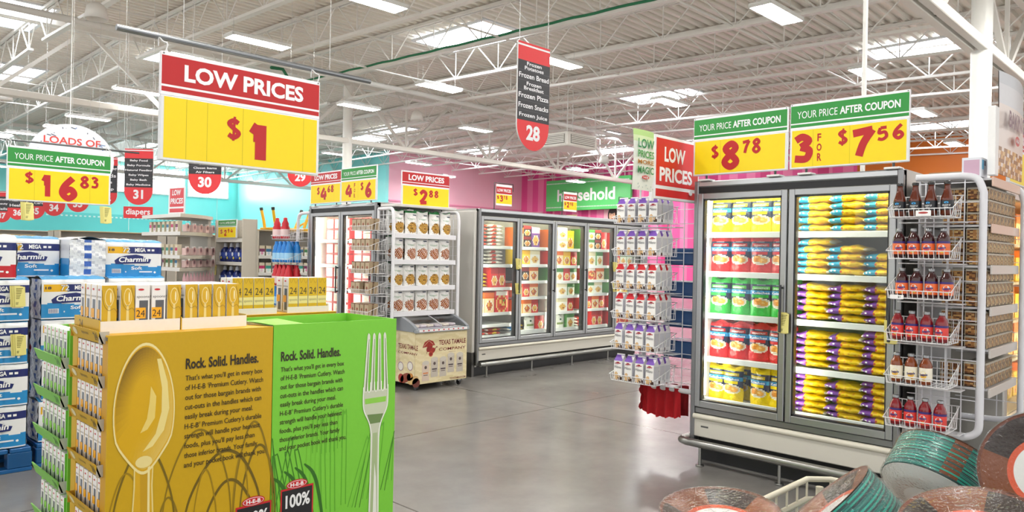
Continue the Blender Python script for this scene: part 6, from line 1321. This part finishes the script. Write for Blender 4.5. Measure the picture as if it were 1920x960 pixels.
# far shelf runs and counters at the back left
for i, (x0, y0, x1, h, lab) in enumerate([(-1.5, 17.5, 4.0, 1.72, 'pale shelf run far back behind the toilet paper'), (-1.0, 22.5, 6.5, 1.9, 'second pale shelf run far back behind the toilet paper'), (5.5, 14.2, 10.5, 1.78, 'far shelf run behind the yellow stool'), (4.6, 18.2, 11.5, 1.85, 'farthest shelf run behind the yellow stool')]):
    gondola(x0, y0, x1, y0 + .9, h, [.5, .9, 1.3], lab)
    for k in range(12): KX[k % 5].put((x0 + .3 + k * (x1 - x0 - .5) / 12, y0 + .05, 1.302), 0, 'small carton, %s along the %s' % (ORD[k], lab))
tag(MB().box(0, 0, 0, .35, .25, .42, '#eef1f6', 'print', .01).obj('white_stand', None, (2.78, 11.6, 1.75)), 'white upright carton under the 16 83 sign behind the toilet paper', 'box') if False else None
# ================================================================== PLATE PACKS IN THE WIRE BIN
BX0, BX1, BY0, BY1, BZ1 = 1.22, 2.27, -.12, .93, .85
wb = empty('wire_bin', (BX0, BY0, 0), 0, 'cream wire dump bin holding wrapped plate packs at the lower right corner', 'bin')
w, d = BX1 - BX0, BY1 - BY0; c = '#d3cdba'
for z, nm in ((BZ1, 'top_rim'), (BZ1 - .06, 'top_rim'), (.12, 'bottom_rim')):
    MB().tube([(.04, 0, z), (w - .05, 0, z), (w, .05, z), (w, d - .05, z), (w - .05, d, z), (.05, d, z), (0, d - .05, z), (0, .05, z)], .0085 if z > BZ1 - .1 else .006, c, 'paint', 8, closed=True).obj(nm, wb)
b = MB()
for i in range(15):
    x = .05 + i * (w - .1) / 14; b.bars([((x, 0, .1), (x, 0, BZ1)), ((x, d, .1), (x, d, BZ1)), ((x, 0, .12), (x, d, .12))], .0035, c); y = .05 + i * (d - .1) / 14; b.bars([((0, y, .1), (0, y, BZ1)), ((w, y, .1), (w, y, BZ1))], .0035, c)
b.obj('wire_mesh', wb)
for x in (.03, w - .03):
    for y in (.03, d - .03): MB().tube([(x, y, 0), (x, y, BZ1 - .02)], .011, c, 'paint', 8).obj('leg', wb)
MB().box(.02, .02, .50, w - .02, d - .02, .515, '#c9c6bd', 'card').obj('false_floor', wb)
def plate_pack(n_=26, R=.135, rb=.098, pitch=.0042, seed=0):
    """stack of printed paper plates with the eating side up, wrapped in clear film"""
    t = empty('plate_pack', (0, 0, 0)); r_ = random.Random(seed); b = MB(); N = 40; teal = ['#0f7f72', '#149a86', '#0b5d58', '#123f3f', '#1aa892', '#0d6a62', '#0f4f4c']
    H = n_ * pitch
    prof = []
    for i in range(n_):
        z = i * pitch; prof += [(R - .001, z + .018), (R, z + .0195), (R, z + .0215), (R - .001, z + .0222)]
    b.lathe([(0, -.001), (rb, -.001), (rb + .004, .002), (R - .002, .017)], '#e9ebe8', 'print', N)
    cols = [r_.choice(teal) for _ in range(len(prof))]
    def sp(u, z):
        k = int((z - .018) / pitch); a = math.sin(u * 2 * PI * 3 + seed) + .5 * math.sin(u * 2 * PI * 5)
        return '#7a3d1c' if a > 1.0 and k % 3 else teal[(k * 5 + seed + int(u * 5)) % 7]
    b.lathe(prof, '#0f7f72', 'print', N, paint=sp)
    z = H + .018
    def top(u, v): # v from rim to centre
        a = (u * 12 + seed * .7) % 12
        if v < .40: return ['#7d3f14', '#20130f', '#934a18', '#241611', '#7f4016', '#2a1812'][int(a / 2) % 6] if v > .06 else '#6d3314'
        return '#e2572a' if v < .50 else '#f1efec'
    def tf_(u, v):
        rr = R * (1 - v); zz = z + (.003 if v < .04 else 0) - (.02 * min(1, max(0, (v - .1) / .35)) if v > .1 else 0); a = 2 * PI * u
        return (rr * math.sin(a), -rr * math.cos(a), zz)
    b.grid(tf_, 72, 22, top, 'print'); b.obj('plates', t)
    f = MB(); f.lathe([(rb - .03, -.006), (rb + .01, -.004), (R + .003, .016), (R + .0035, H * .5), (R + .003, H + .021)], '#ffffff', 'wrap', 40)
    f.grid(lambda u, v: ((R + .003) * (1 - v) * math.sin(2 * PI * u), -(R + .003) * (1 - v) * math.cos(2 * PI * u), H + .021 + .004 * math.sin(PI * v) + .002 * math.sin(u * 40) * math.sin(PI * v) - .012 * v), 60, 8, '#ffffff', 'wrap'); f.obj('shrink_wrap', t); return t
def aim(p, n, spin=0):
    q = Vector(n).normalized().to_track_quat('Z', 'Y'); return q
PK = plate_pack(24, .128, .092, .0042, 2)
def put_pack(o, p, n, spin, label):
    o.rotation_mode = 'QUATERNION'; from mathutils import Quaternion
    o.rotation_quaternion = Vector(n).normalized().to_track_quat('Z', 'Y') @ Quaternion((0, 0, 1), spin); o.location = p
    return tag(o, label, 'plates', 'wrapped paper plate packs in the wire bin')
packs = [
 ((1.492, 0.81, 0.836), (-.12, -.02, 1.0), .3, 'wrapped plate pack lying with its brown rim up, nearest the green display side'),
 ((1.67, .575, .885), (-.22, .66, .70), 3.4, 'wrapped plate pack leaning away with its teal edge side facing the viewer'),
 ((2.035, 0.545, 0.915), (.62, -.16, .62), 2.0, 'wrapped plate pack tipped on its side, teal edges and white base showing'),
 ((1.647, 0.354, 0.901), (-0.3, 0.05, 0.92), 4.0, 'wrapped plate pack with brown rim tilted towards the viewer in the bin front'),
 ((2.020, 0.285, 1.030), (-0.9, 0.08, 0.3), 5.2, 'wrapped plate pack standing upright showing white plate face at the right edge'),
]
for i, (p, n, sp_, lab) in enumerate(packs): put_pack(PK if i == 0 else clone(PK, p), p, n, sp_, lab)
fill = [(1.45, .15), (1.75, .15), (2.05, .12), (1.75, .42), (2.05, .42), (1.42, .42), (1.45, .72), (1.75, .72), (2.08, .74)]
for i, (x, y) in enumerate(fill):
    for k in range(2): put_pack(clone(PK, (x, y, 0)), (x + .01 * k, y, .517 + k * .135), (0, 0, 1), i + k, 'wrapped plate pack lying flat, %s layer, %s pile under the loose packs' % (['bottom', 'upper'][k], ORD[i]))
